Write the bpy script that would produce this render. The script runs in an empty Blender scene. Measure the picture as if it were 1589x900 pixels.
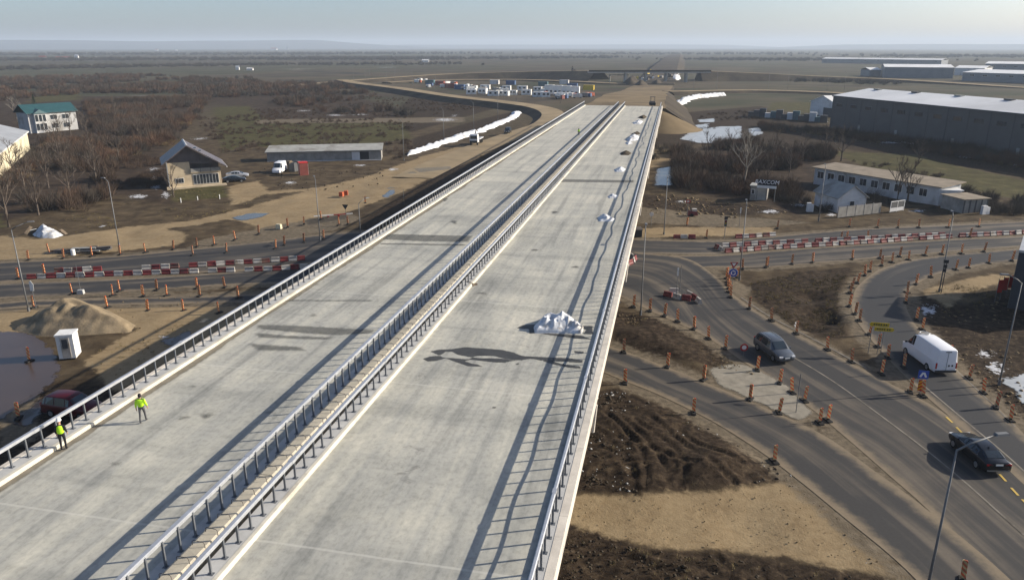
import bpy, bmesh, math, random
import numpy as np
from mathutils import Vector, Matrix
random.seed(7)
rng = np.random.default_rng(7)
PI = math.pi
sc = bpy.context.scene
C = sc.collection

# ------------------------------------------------------------------ camera
FPX, IW, IH = 1150.0, 1589.0, 900.0
CAMH = 28.0
TH = math.atan(378 / FPX)
PSI = math.radians(11.918)
fv = np.array([-math.sin(PSI)*math.cos(TH), math.cos(PSI)*math.cos(TH), -math.sin(TH)])
rv = np.array([math.cos(PSI), math.sin(PSI), 0.0])
uv_ = np.cross(rv, fv)
cd = bpy.data.cameras.new('camera'); cam = bpy.data.objects.new('camera', cd); C.objects.link(cam)
cam.location = (0, 0, CAMH)
cam.rotation_euler = (PI/2 - TH, 0, PSI)
cd.sensor_width = 36; cd.lens = 36 * FPX / IW
cd.clip_start = 0.5; cd.clip_end = 60000
sc.camera = cam

# ------------------------------------------------------------------ sky, sun, exposure
SUN_EL = math.radians(23.5)
SUN_AZ = math.atan2(0.925, 0.38)          # from +Y towards +X
w = bpy.data.worlds.new('World'); sc.world = w; w.use_nodes = True
nt = w.node_tree; bg = nt.nodes['Background']
sky = nt.nodes.new('ShaderNodeTexSky'); sky.sky_type = 'NISHITA'
sky.sun_disc = False; sky.sun_elevation = SUN_EL; sky.sun_rotation = SUN_AZ
sky.air_density = .7; sky.dust_density = 1.5; sky.ozone_density = 2.0; sky.altitude = 0
nt.links.new(sky.outputs[0], bg.inputs[0]); bg.inputs[1].default_value = 0.1
sd = bpy.data.lights.new('sun', 'SUN'); sun = bpy.data.objects.new('sun', sd); C.objects.link(sun)
sd.energy = 5.0; sd.angle = math.radians(0.5); sd.color = (1.0, 0.90, 0.75)
sdir = Vector((0.925*math.cos(SUN_EL), 0.38*math.cos(SUN_EL), math.sin(SUN_EL)))
sun.rotation_euler = sdir.to_track_quat('Z', 'Y').to_euler(); sun.location = (60, 30, 60)
sc.view_settings.view_transform = 'Standard'; sc.view_settings.look = 'None'
sc.view_settings.exposure = 0.62; sc.view_settings.gamma = 1.0
sc.view_settings.use_curve_mapping = False
sc.cycles.max_bounces = 5; sc.cycles.volume_bounces = 0; sc.cycles.transparent_max_bounces = 8

# ------------------------------------------------------------------ helpers
def G(px, py, z=0.0):
    d = fv*FPX + rv*(px - IW/2) + uv_*(IH/2 - py)
    t = (z - CAMH)/d[2]
    return np.array([d[0]*t, d[1]*t, z])
def G2(px, py, z=0.0):
    p = G(px, py, z); return (float(p[0]), float(p[1]))
def hash2(ix, iy, s):
    n = (ix.astype(np.int64)*374761393 + iy.astype(np.int64)*668265263 + s*1442695041) & 0x7fffffff
    n = ((n ^ (n >> 13)) * 1274126177) & 0x7fffffff
    n = n ^ (n >> 16)
    return (n & 0xffff)/65535.0
def vnoise(x, y, sc_, s=0):
    x = np.asarray(x, float)/sc_; y = np.asarray(y, float)/sc_
    ix = np.floor(x); iy = np.floor(y); fx = x-ix; fy = y-iy
    fx = fx*fx*(3-2*fx); fy = fy*fy*(3-2*fy)
    a = hash2(ix, iy, s); b = hash2(ix+1, iy, s); c = hash2(ix, iy+1, s); d = hash2(ix+1, iy+1, s)
    return (a*(1-fx)+b*fx)*(1-fy) + (c*(1-fx)+d*fx)*fy
def poly_sd(x, y, P):
    """signed distance to polygon (positive inside)"""
    P = np.asarray(P, float); d = np.full(x.shape, 1e18); ins = np.zeros(x.shape, bool)
    n = len(P)
    for i in range(n):
        a = P[i]; b = P[(i+1) % n]; e = b-a
        wx = x-a[0]; wy = y-a[1]
        t = np.clip((wx*e[0]+wy*e[1])/max(e@e, 1e-9), 0, 1)
        d = np.minimum(d, (wx-e[0]*t)**2 + (wy-e[1]*t)**2)
        c = ((a[1] > y) != (b[1] > y))
        if abs(e[1]) > 1e-9: ins ^= c & (x < e[0]*(y-a[1])/e[1] + a[0])
    d = np.sqrt(d)
    return np.where(ins, d, -d)
def line_d(x, y, P):
    d = np.full(x.shape, 1e18)
    for a, b in zip(P[:-1], P[1:]):
        a = np.array(a[:2]); b = np.array(b[:2]); e = b-a
        wx = x-a[0]; wy = y-a[1]
        t = np.clip((wx*e[0]+wy*e[1])/max(e@e, 1e-9), 0, 1)
        d = np.minimum(d, (wx-e[0]*t)**2 + (wy-e[1]*t)**2)
    return np.sqrt(d)
def catmull(P, step):
    P = [np.asarray(p, float) for p in P]
    Q = [2*P[0]-P[1]] + P + [2*P[-1]-P[-2]]
    out = []
    for i in range(1, len(Q)-2):
        p0, p1, p2, p3 = Q[i-1:i+3]
        n = max(1, int(np.linalg.norm(p2-p1)/step))
        for k in range(n):
            t = k/n
            out.append(0.5*(2*p1+(p2-p0)*t+(2*p0-5*p1+4*p2-p3)*t*t+(3*p1-p0-3*p2+p3)*t**3))
    out.append(P[-1]); return out

class MB:
    def __init__(s): s.v = []; s.f = []; s.m = []
    def add(s, V, F, m=0):
        o = len(s.v); s.v += [tuple(map(float, p)) for p in V]
        s.f += [tuple(i+o for i in f) for f in F]; s.m += [m]*len(F); return s
    def box(s, c, d, m=0, rz=0.0, taper=1.0, ry=0.0):
        hx, hy, hz = d[0]/2, d[1]/2, d[2]/2; V = []
        for z, k in ((-hz, 1), (hz, taper)):
            for x, y in ((-hx, -hy), (hx, -hy), (hx, hy), (-hx, hy)):
                V.append(Vector((x*k, y*k, z)))
        R = Matrix.Rotation(rz, 3, 'Z') @ Matrix.Rotation(ry, 3, 'Y')
        V = [R @ v + Vector(c) for v in V]
        return s.add(V, [(3,2,1,0),(4,5,6,7),(0,1,5,4),(1,2,6,5),(2,3,7,6),(3,0,4,7)], m)
    def bx(s, x0, x1, y0, y1, z0, z1, m=0):
        return s.box(((x0+x1)/2, (y0+y1)/2, (z0+z1)/2), (x1-x0, y1-y0, z1-z0), m)
    def prism(s, P, z0, z1, m=0):
        n = len(P); V = [(p[0], p[1], z0) for p in P] + [(p[0], p[1], z1) for p in P]
        F = [tuple(range(n-1, -1, -1)), tuple(range(n, 2*n))] + [(i, (i+1) % n, n+(i+1) % n, n+i) for i in range(n)]
        return s.add(V, F, m)
    def extr(s, prof, y0, y1, m=0):
        """profile in xz extruded along y"""
        n = len(prof); V = [(p[0], y0, p[1]) for p in prof] + [(p[0], y1, p[1]) for p in prof]
        F = [tuple(range(n)), tuple(range(2*n-1, n-1, -1))] + [((i+1) % n, i, n+i, n+(i+1) % n) for i in range(n)]
        return s.add(V, F, m)
    def tube(s, P, r, n=6, m=0, cap=True):
        P = [Vector(p) for p in P]; k = len(P)
        if not isinstance(r, (list, tuple)): r = [r]*k
        V = []
        for i, p in enumerate(P):
            t = (P[min(i+1, k-1)]-P[max(i-1, 0)])
            t = t.normalized() if t.length > 1e-9 else Vector((0,0,1))
            a = t.cross(Vector((0,0,1)))
            a = Vector((1,0,0)) if a.length < 1e-3 else a.normalized()
            b = t.cross(a)
            for j in range(n):
                q = 2*PI*j/n; V.append(p + (a*math.cos(q)+b*math.sin(q))*r[i])
        F = [(i*n+j, i*n+(j+1) % n, (i+1)*n+(j+1) % n, (i+1)*n+j) for i in range(k-1) for j in range(n)]
        if cap: F += [tuple(range(n-1, -1, -1)), tuple((k-1)*n+j for j in range(n))]
        return s.add(V, F, m)
    def mesh(s, name, mats):
        me = bpy.data.meshes.new(name); me.from_pydata(s.v, [], s.f)
        for m in (mats if isinstance(mats, (list, tuple)) else [mats]): me.materials.append(m)
        me.polygons.foreach_set('material_index', s.m); me.update(); return me
    def build(s, name, mats, parent=None, smooth=False, fix=True):
        me = s.mesh(name, mats)
        if fix:
            b = bmesh.new(); b.from_mesh(me); bmesh.ops.recalc_face_normals(b, faces=b.faces); b.to_mesh(me); b.free()
        if smooth: me.polygons.foreach_set('use_smooth', [True]*len(me.polygons))
        return link(name, me, parent)
def link(name, me, parent=None):
    o = bpy.data.objects.new(name, me); C.objects.link(o)
    if parent is not None: o.parent = parent
    return o
def tag(o, label=None, cat=None, group=None, kind=None):
    if label: o['label'] = label
    if cat: o['category'] = cat
    if group: o['group'] = group
    if kind: o['kind'] = kind
    return o
def thing(name, label, cat, loc=(0,0,0), rz=0.0, group=None):
    o = bpy.data.objects.new(name, None); C.objects.link(o)
    o.location = tuple(float(a) for a in loc); o.rotation_euler = (0,0,rz); o.empty_display_size = .2
    return tag(o, label, cat, group)
def dup(root, loc, rz=0.0, label=None, group=None, scale=None):
    r = root.copy(); C.objects.link(r); r.location = tuple(float(a) for a in loc); r.rotation_euler = (0,0,rz)
    if scale: r.scale = scale if isinstance(scale, tuple) else (scale,)*3
    if label: r['label'] = label
    if group: r['group'] = group
    for ch in list(root.children):
        c = ch.copy(); C.objects.link(c); c.parent = r
        for g in list(ch.children):
            d = g.copy(); C.objects.link(d); d.parent = c
    return r
def npmesh(name, V, T, mats, parent=None, smooth=False):
    V = np.asarray(V, np.float32); T = np.asarray(T, np.int32); k = T.shape[1]
    me = bpy.data.meshes.new(name)
    me.vertices.add(len(V)); me.vertices.foreach_set('co', V.ravel())
    me.loops.add(T.size); me.loops.foreach_set('vertex_index', T.ravel())
    me.polygons.add(len(T)); me.polygons.foreach_set('loop_start', np.arange(0, T.size, k, dtype=np.int32))
    me.polygons.foreach_set('loop_total', np.full(len(T), k, np.int32))
    for m in (mats if isinstance(mats, (list, tuple)) else [mats]): me.materials.append(m)
    if smooth: me.polygons.foreach_set('use_smooth', np.ones(len(T), bool))
    me.update(calc_edges=True); me.validate()
    return link(name, me, parent)

# ------------------------------------------------------------------ materials
class NT:
    def __init__(s, name):
        s.mat = bpy.data.materials.new(name); s.mat.use_nodes = True; s.t = s.mat.node_tree
        s.b = s.t.nodes['Principled BSDF']
    def n(s, typ, **kw):
        o = s.t.nodes.new(typ)
        for k, v in kw.items(): setattr(o, k, v)
        return o
    def l(s, a, b): s.t.links.new(a, b)
    def pos(s):
        if not hasattr(s, '_p'): s._p = s.n('ShaderNodeNewGeometry').outputs['Position']
        return s._p
    def objc(s):
        if not hasattr(s, '_o'): s._o = s.n('ShaderNodeTexCoord').outputs['Object']
        return s._o
    def noise(s, scale, detail=4, rough=.55, vec=None, scl=None, dist=0):
        v = vec if vec is not None else s.pos()
        if scl is not None:
            m = s.n('ShaderNodeMapping'); m.inputs['Scale'].default_value = scl; s.l(v, m.inputs['Vector']); v = m.outputs[0]
        t = s.n('ShaderNodeTexNoise'); t.inputs['Scale'].default_value = scale; t.inputs['Detail'].default_value = detail
        t.inputs['Roughness'].default_value = rough; t.inputs['Distortion'].default_value = dist
        s.l(v, t.inputs['Vector']); return t.outputs['Fac']
    def ramp(s, fac, stops):
        r = s.n('ShaderNodeValToRGB'); e = r.color_ramp.elements
        while len(e) < len(stops): e.new(.5)
        for i, (p, c) in enumerate(stops):
            e[i].position = p; e[i].color = (c[0], c[1], c[2], 1) if isinstance(c, (tuple, list)) else (c, c, c, 1)
        s.l(fac, r.inputs[0]); return r.outputs[0]
    def math(s, op, a, b=None, clamp=False):
        m = s.n('ShaderNodeMath', operation=op, use_clamp=clamp)
        for i, x in enumerate((a, b)):
            if x is None: continue
            if isinstance(x, (int, float)): m.inputs[i].default_value = x
            else: s.l(x, m.inputs[i])
        return m.outputs[0]
    def sstep(s, x, lo, hi):
        m = s.n('ShaderNodeMapRange', interpolation_type='SMOOTHSTEP')
        m.inputs[1].default_value = lo; m.inputs[2].default_value = hi; s.l(x, m.inputs[0]); return m.outputs[0]
    def mix(s, fac, a, b, mode='MIX'):
        m = s.n('ShaderNodeMix', data_type='RGBA', blend_type=mode)
        for sock, x in ((m.inputs[0], fac), (m.inputs[6], a), (m.inputs[7], b)):
            if isinstance(x, (int, float)): sock.default_value = x
            elif isinstance(x, (tuple, list)): sock.default_value = (x[0], x[1], x[2], 1)
            else: s.l(x, sock)
        return m.outputs[2]
    def bump(s, h, strength=.3, dist=.1):
        b = s.n('ShaderNodeBump'); b.inputs['Strength'].default_value = strength; b.inputs['Distance'].default_value = dist
        s.l(h, b.inputs['Height']); s.l(b.outputs[0], s.b.inputs['Normal'])
    def col(s, x):
        if isinstance(x, (tuple, list)): s.b.inputs['Base Color'].default_value = (x[0], x[1], x[2], 1)
        else: s.l(x, s.b.inputs['Base Color'])
    def rough(s, x):
        if isinstance(x, (int, float)): s.b.inputs['Roughness'].default_value = x
        else: s.l(x, s.b.inputs['Roughness'])
def M(name, c, rough=.7, var=.25, scale=1.5, metal=0.0, bump=0.0, obj=True, dirt=None):
    t = NT(name); v = t.objc() if obj else t.pos()
    n = t.noise(scale, 5, .6, v)
    lo = tuple(a*(1-var) for a in c); hi = tuple(min(1, a*(1+var)) for a in c)
    col = t.ramp(n, [(.3, lo), (.7, hi)])
    if dirt:
        d = t.noise(scale*.35, 6, .65, v, dist=.5); col = t.mix(t.sstep(d, .5, .68), col, dirt)
    t.col(col); t.rough(rough); t.b.inputs['Metallic'].default_value = metal
    if rough >= .8: t.b.inputs['Specular IOR Level'].default_value = .12
    if bump: t.bump(t.noise(scale*6, 4, .6, v), bump, .05)
    return t.mat
def glass(name, c=(.02,.03,.04), rough=.08):
    t = NT(name); t.col(t.ramp(t.noise(.6, 2, .5, t.objc()), [(.35, tuple(a*.7 for a in c)), (.65, tuple(a*1.4 for a in c))]))
    t.rough(rough); t.b.inputs['Specular IOR Level'].default_value = .6; return t.mat

MT = {}
MT['galv'] = M('galvanised_steel', (.50,.52,.55), .45, .12, 3, .55)
MT['post'] = M('shade_toned_post_steel', (.13,.14,.155), .5, .2, 3, .2)  # darker than the rails: backlit shade of the posts put into the base colour
MT['lamp'] = M('lamp_pole_steel', (.15,.155,.16), .6, .2, 2, .3)
MT['kerbc'] = M('kerb_concrete', (.56,.53,.45), .85, .14, 1.2, dirt=(.40,.37,.31), obj=False, bump=.1)
MT['walk'] = M('walkway_concrete', (.42,.42,.41), .85, .14, 1.0, obj=False, bump=.1)
MT['upst'] = M('upstand_concrete', (.43,.395,.32), .85, .16, 1.4, obj=False, dirt=(.36,.33,.27), bump=.1)
MT['fascia'] = M('fascia_concrete', (.55,.51,.45), .85, .14, .9, obj=False, dirt=(.36,.34,.31), bump=.1)
MT['girder'] = M('girder_concrete', (.40,.38,.35), .85, .15, .6, obj=False)
MT['rebar'] = M('rebar_steel', (.09,.075,.065), .7, .3, 6)
MT['rubber'] = M('black_rubber', (.025,.024,.023), .8, .3, 4)
MT['tyre'] = M('tyre_rubber', (.018,.018,.018), .85, .3, 6)
MT['rim'] = M('wheel_rim_alloy', (.35,.36,.37), .35, .2, 4, .7)
MT['white'] = M('white_paint', (.72,.72,.70), .5, .08, 1.5, dirt=(.55,.53,.49))
MT['wplas'] = M('white_plastic', (.40,.375,.34), .7, .25, 1.2, dirt=(.24,.20,.16), obj=False)
MT['rplas'] = M('red_plastic', (.165,.022,.022), .65, .35, 1.2, dirt=(.12,.075,.055), obj=False)
MT['vanw'] = M('van_paint', (.74,.75,.77), .28, .04, 1)
MT['glass'] = glass('dark_glass')
MT['wglass'] = glass('window_glass', (.035,.042,.05), .12)
MT['redl'] = M('tail_light_red', (.38,.012,.012), .25, .2, 5)
MT['headl'] = M('headlight_lens', (.75,.76,.78), .12, .1, 5)
MT['plate'] = M('plate_white', (.7,.7,.68), .5, .05, 4)
MT['hivis'] = M('hi_vis_cloth', (.45,.80,.02), .7, .15, 5)
MT['dark'] = M('dark_cloth', (.022,.022,.026), .85, .3, 6)
MT['greyc'] = M('grey_trousers', (.10,.10,.105), .85, .3, 6)
MT['skin'] = M('skin', (.45,.27,.19), .6, .1, 8)
MT['tarp'] = M('white_tarp', (.56,.58,.61), .55, .2, 2.5, dirt=(.33,.30,.26), bump=.25)
MT['bark'] = M('bark', (.105,.085,.070), .9, .35, 2, bump=.2)
MT['barkp'] = M('pale_bark', (.24,.215,.18), .9, .3, 2, bump=.2)
MT['twig'] = M('bare_twigs', (.075,.053,.039), .9, .5, .05, obj=False)
MT['twigg'] = M('grey_twigs', (.066,.058,.049), .9, .45, .05, obj=False)
MT['twigr'] = M('reddish_twigs', (.105,.064,.042), .9, .4, .06, obj=False)
MT['straw'] = M('straw_weeds', (.155,.113,.060), .9, .4, .06, obj=False)
MT['drygrass'] = M('dry_grass', (.17,.135,.065), .9, .4, .08, obj=False)
MT['snow'] = M('dirty_snow', (.74,.75,.77), .75, .1, .6, obj=False, dirt=(.45,.42,.38), bump=.3)
MT['gravel'] = M('gravel_heap', (.235,.185,.12), .95, .35, .8, obj=False, dirt=(.15,.12,.085), bump=.8)
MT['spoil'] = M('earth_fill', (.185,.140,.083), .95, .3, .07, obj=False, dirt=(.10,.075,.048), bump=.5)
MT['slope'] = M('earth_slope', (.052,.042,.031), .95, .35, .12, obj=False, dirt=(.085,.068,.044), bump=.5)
MT['tan'] = M('compacted_gravel', (.275,.215,.135), .95, .22, .12, obj=False, dirt=(.21,.165,.105), bump=.3)
MT['wood'] = M('old_timber', (.16,.125,.09), .85, .35, 3)
MT['metalr'] = M('sheet_metal_roof', (.40,.41,.42), .5, .15, .3, .3)
MT['roofw'] = M('pale_membrane_roof', (.72,.72,.71), .6, .1, .08, dirt=(.58,.58,.57))
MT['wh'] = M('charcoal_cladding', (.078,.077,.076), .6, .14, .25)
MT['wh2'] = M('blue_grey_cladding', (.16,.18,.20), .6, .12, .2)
MT['joint'] = M('panel_joint', (.06,.063,.068), .7, .1, 1)
MT['plasterw'] = M('white_plaster', (.60,.60,.60), .85, .1, .8, dirt=(.42,.40,.38))
MT['plasterb'] = M('beige_plaster', (.52,.43,.30), .85, .12, .8, dirt=(.40,.33,.24))
MT['plasterc'] = M('cream_plaster', (.62,.56,.40), .85, .1, .5, dirt=(.45,.41,.31))
MT['roofd'] = M('dark_roof_sheet', (.105,.090,.095), .45, .3, .8)
MT['roofteal'] = M('teal_roof_sheet', (.022,.072,.080), .5, .2, .8)
MT['roofgrey'] = M('grey_fibre_roof', (.33,.33,.31), .8, .18, .6, dirt=(.22,.21,.19))
MT['roofbrown'] = M('weathered_flat_roof', (.26,.22,.17), .9, .2, .5)
MT['shedw'] = M('weathered_shed_wall', (.27,.26,.24), .85, .25, .8)
MT['blackp'] = M('black_paint', (.014,.016,.02), .6, .3, 3)
MT['navy'] = M('dark_cladding', (.022,.028,.04), .6, .2, .6)
MT['redf'] = M('red_fabric', (.55,.02,.015), .7, .15, 2)
MT['bluep'] = M('blue_sign_face', (.02,.07,.36), .4, .1, 5)
MT['yellowp'] = M('yellow_sign_face', (.55,.38,.015), .5, .1, 4)
MT['orange'] = M('orange_plastic', (.42,.09,.03), .6, .2, 3)
MT['redp'] = M('red_paint', (.33,.02,.018), .4, .15, 2)
MT['road_white'] = M('worn_white_line', (.21,.19,.16), .8, .3, .8, obj=False, dirt=(.085,.075,.062))
MT['road_yellow'] = M('yellow_line', (.50,.36,.10), .8, .2, .8, obj=False)
MT['suv'] = M('grey_car_paint', (.13,.145,.165), .25, .05, 1, .5)
MT['black'] = M('black_car_paint', (.012,.014,.018), .18, .1, 1, .2)
MT['redcar'] = M('shade_darkened_red_paint', (.075,.003,.006), .3, .1, 1, .2)  # red paint darkened, the viaduct's shade is put into the colour
MT['silver'] = M('silver_car_paint', (.42,.43,.45), .3, .08, 1, .4)
MT['greenc'] = M('blue_green_container', (.06,.13,.15), .6, .2, 1)
MT['redc'] = M('rust_red_container', (.22,.055,.04), .7, .2, 1)
MT['bluec'] = M('blue_container', (.04,.09,.20), .6, .2, 1)

def stripes(name, a, b, period, diag=1.0, axis=0, thick=.5):
    t = NT(name); sx = t.n('ShaderNodeSeparateXYZ'); t.l(t.objc(), sx.inputs[0])
    u = t.math('ADD', t.math('MULTIPLY', sx.outputs[axis], diag), sx.outputs[2])
    fr = t.math('FRACT', t.math('DIVIDE', u, period))
    st = t.math('GREATER_THAN', fr, thick)
    dirt = t.noise(3, 4, .6, t.objc())
    rnd = t.n('ShaderNodeObjectInfo').outputs['Random']; c = t.mix(st, a, b); c = t.mix(t.math('MULTIPLY', t.sstep(t.math('ADD', dirt, t.math('MULTIPLY', rnd, .22)), .5, .85), .75), c, (.15,.11,.07))
    t.col(c); t.rough(.5); return t.mat
MT['beacon'] = stripes('beacon_stripes', (.70,.085,.012), (.72,.52,.24), .34, 1.0, 0, .52)

# concrete deck: cloudy patches, streaks along the traffic direction, day joints
def deck_mat():
    t = NT('deck_concrete'); p = t.pos()
    a = t.noise(.16, 6, .62, p, dist=.6); b = t.noise(1.0, 5, .62, p, scl=(.9,.045,1), dist=.25); c = t.noise(.05, 3, .5, p)
    fine = t.noise(3.5, 5, .7, p, scl=(1,.7,1))
    cross = t.noise(.5, 4, .6, p, scl=(.06,.75,1), dist=.4)
    col = t.ramp(a, [(.28, (.285,.288,.268)), (.44, (.36,.36,.332)), (.58, (.425,.42,.38)), (.74, (.49,.475,.42))])
    col = t.mix(.65, col, t.ramp(b, [(.34, (.50,.51,.52)), (.47, (.92,.92,.91)), (.56, (1.05,1.03,.98)), (.68, (1.32,1.28,1.18))]), 'MULTIPLY')
    col = t.mix(.3, col, t.ramp(cross, [(.36, (.50,.52,.53)), (.48, (.98,.98,.98)), (.66, (1.22,1.19,1.12))]), 'MULTIPLY')
    col = t.mix(.35, col, t.ramp(fine, [(.36, (.55,.56,.56)), (.5, (1,1,1)), (.64, (1.25,1.25,1.22))]), 'MULTIPLY')
    sx = t.n('ShaderNodeSeparateXYZ'); t.l(p, sx.inputs[0])
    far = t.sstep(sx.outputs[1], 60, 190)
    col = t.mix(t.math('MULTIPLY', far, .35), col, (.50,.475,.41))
    st = t.noise(.55, 5, .7, p, dist=1.2); st2 = t.noise(.07, 2, .5, p)
    col = t.mix(t.math('MULTIPLY', t.math('MULTIPLY', t.sstep(st, .62, .70), t.sstep(st2, .5, .6)), .6), col, (.17,.165,.15))
    jw = t.math('ADD', sx.outputs[1], t.math('MULTIPLY', a, .25))
    j = t.math('ABSOLUTE', t.math('SUBTRACT', t.math('FRACT', t.math('DIVIDE', jw, 16.0)), .5))
    col = t.mix(t.math('MULTIPLY', t.math('LESS_THAN', j, .004), .35), col, (.56,.55,.50))
    t.col(col); t.rough(.82); t.b.inputs['Specular IOR Level'].default_value = .2
    t.bump(t.math('ADD', fine, t.math('MULTIPLY', b, .5)), .12, .03); return t.mat
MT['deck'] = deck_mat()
def wet_mat():
    t = NT('wet_concrete'); p = t.pos(); n = t.noise(1.5, 5, .6, p)
    t.col(t.ramp(n, [(.3, (.045,.045,.043)), (.7, (.085,.084,.08))])); t.rough(.55); return t.mat
def feather(t, soft=.25, nscale=2.5, namp=.5, op=1.0):
    a = t.n('ShaderNodeAttribute', attribute_name='sd'); nz = t.noise(nscale, 5, .65, t.pos(), dist=.5)
    v = t.math('ADD', a.outputs['Fac'], t.math('MULTIPLY', t.math('SUBTRACT', nz, .5), namp*2))
    t.l(t.math('MULTIPLY', t.sstep(v, -soft*.2, soft), op), t.b.inputs['Alpha']); return t.mat
MT['wet'] = wet_mat()
def stain_mat(name, c, soft, nscale, namp, op, rough=.8):
    t = NT(name); t.col(t.ramp(t.noise(1.3, 5, .6, t.pos()), [(.3, tuple(q*.75 for q in c)), (.7, tuple(q*1.2 for q in c))])); t.rough(rough)
    t.b.inputs['Specular IOR Level'].default_value = .25; return feather(t, soft, nscale, namp, op)
MT['wetf'] = stain_mat('wet_concrete_soft', (.062,.062,.060), .09, 3.0, .10, .92, .5)
MT['dampf'] = stain_mat('damp_concrete_soft', (.135,.135,.125), .45, 1.6, .35, .8)
MT['dampw'] = stain_mat('damp_streak_soft', (.12,.122,.115), .35, 2.5, .30, .55)
MT['silt'] = stain_mat('silted_concrete', (.225,.20,.155), .25, 1.2, .22, .85)
MT['apron'] = stain_mat('apron_concrete', (.235,.215,.175), .35, 1.2, .5, 1.0, .9)
def asphalt_mat(name, dark, dust, dusty):
    t = NT(name); p = t.pos()
    at = t.n('ShaderNodeAttribute', attribute_name='rd'); sp = t.n('ShaderNodeSeparateColor'); t.l(at.outputs['Color'], sp.inputs[0])
    edge = t.math('MULTIPLY', sp.outputs[0], 10.0); u = t.math('MULTIPLY', sp.outputs[1], 20.0)
    v = t.math('MULTIPLY', sp.outputs[2], 1000.0)
    cb = t.n('ShaderNodeCombineXYZ'); t.l(u, cb.inputs[0]); t.l(t.math('MULTIPLY', v, .035), cb.inputs[1])
    s1 = t.noise(.48, 3, .5, cb.outputs[0], dist=.3); s2 = t.noise(2.0, 3, .5, cb.outputs[0])
    big = t.noise(.11, 4, .6, p); fine = t.noise(5, 5, .7, p); mid = t.noise(.8, 5, .65, p)
    tr = t.math('ADD', t.math('MULTIPLY', s1, .62), t.math('ADD', t.math('MULTIPLY', s2, .16), t.math('MULTIPLY', big, .28)))
    f = t.sstep(tr, .50-dusty, .66-dusty*.6)
    col = t.mix(f, dark, dust)
    ed = t.math('SUBTRACT', 1.0, t.sstep(t.math('ADD', edge, t.math('MULTIPLY', t.math('SUBTRACT', mid, .5), 1.6)), .05, 1.1))
    col = t.mix(ed, col, (.195,.155,.105))
    col = t.mix(.3, col, t.ramp(fine, [(.3, (.7,.7,.7)), (.65, (1.2,1.2,1.2))]), 'MULTIPLY')
    t.col(col); t.rough(.8); t.b.inputs['Specular IOR Level'].default_value = .22; t.bump(fine, .1, .02); return t.mat
MT['asph'] = asphalt_mat('dusty_asphalt', (.040,.039,.039), (.125,.106,.084), .01)
MT['asphc'] = asphalt_mat('clean_asphalt', (.036,.037,.040), (.080,.074,.066), -.04)
def water_mat(name, c, rough=.05):
    t = NT(name); p = t.pos(); t.col(t.ramp(t.noise(.3, 4, .6, p), [(.35, c), (.7, tuple(a*1.25 for a in c))])); t.rough(rough)
    t.b.inputs['Specular IOR Level'].default_value = .6; t.bump(t.noise(1.5, 2, .5, p), .012, .02); return feather(t, .3, .5, 1.1)
MT['muddy'] = water_mat('muddy_water', (.060,.040,.027), .28)
MT['water'] = water_mat('pond_water', (.085,.085,.075), .2)
def ice_mat():
    t = NT('thawing_ice'); p = t.pos(); n = t.noise(.35, 5, .6, p)
    t.col(t.ramp(n, [(.3, (.30,.32,.33)), (.65, (.46,.48,.49))])); t.rough(.35); return feather(t, .3, .35, 1.8)
MT['ice'] = ice_mat()

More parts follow.
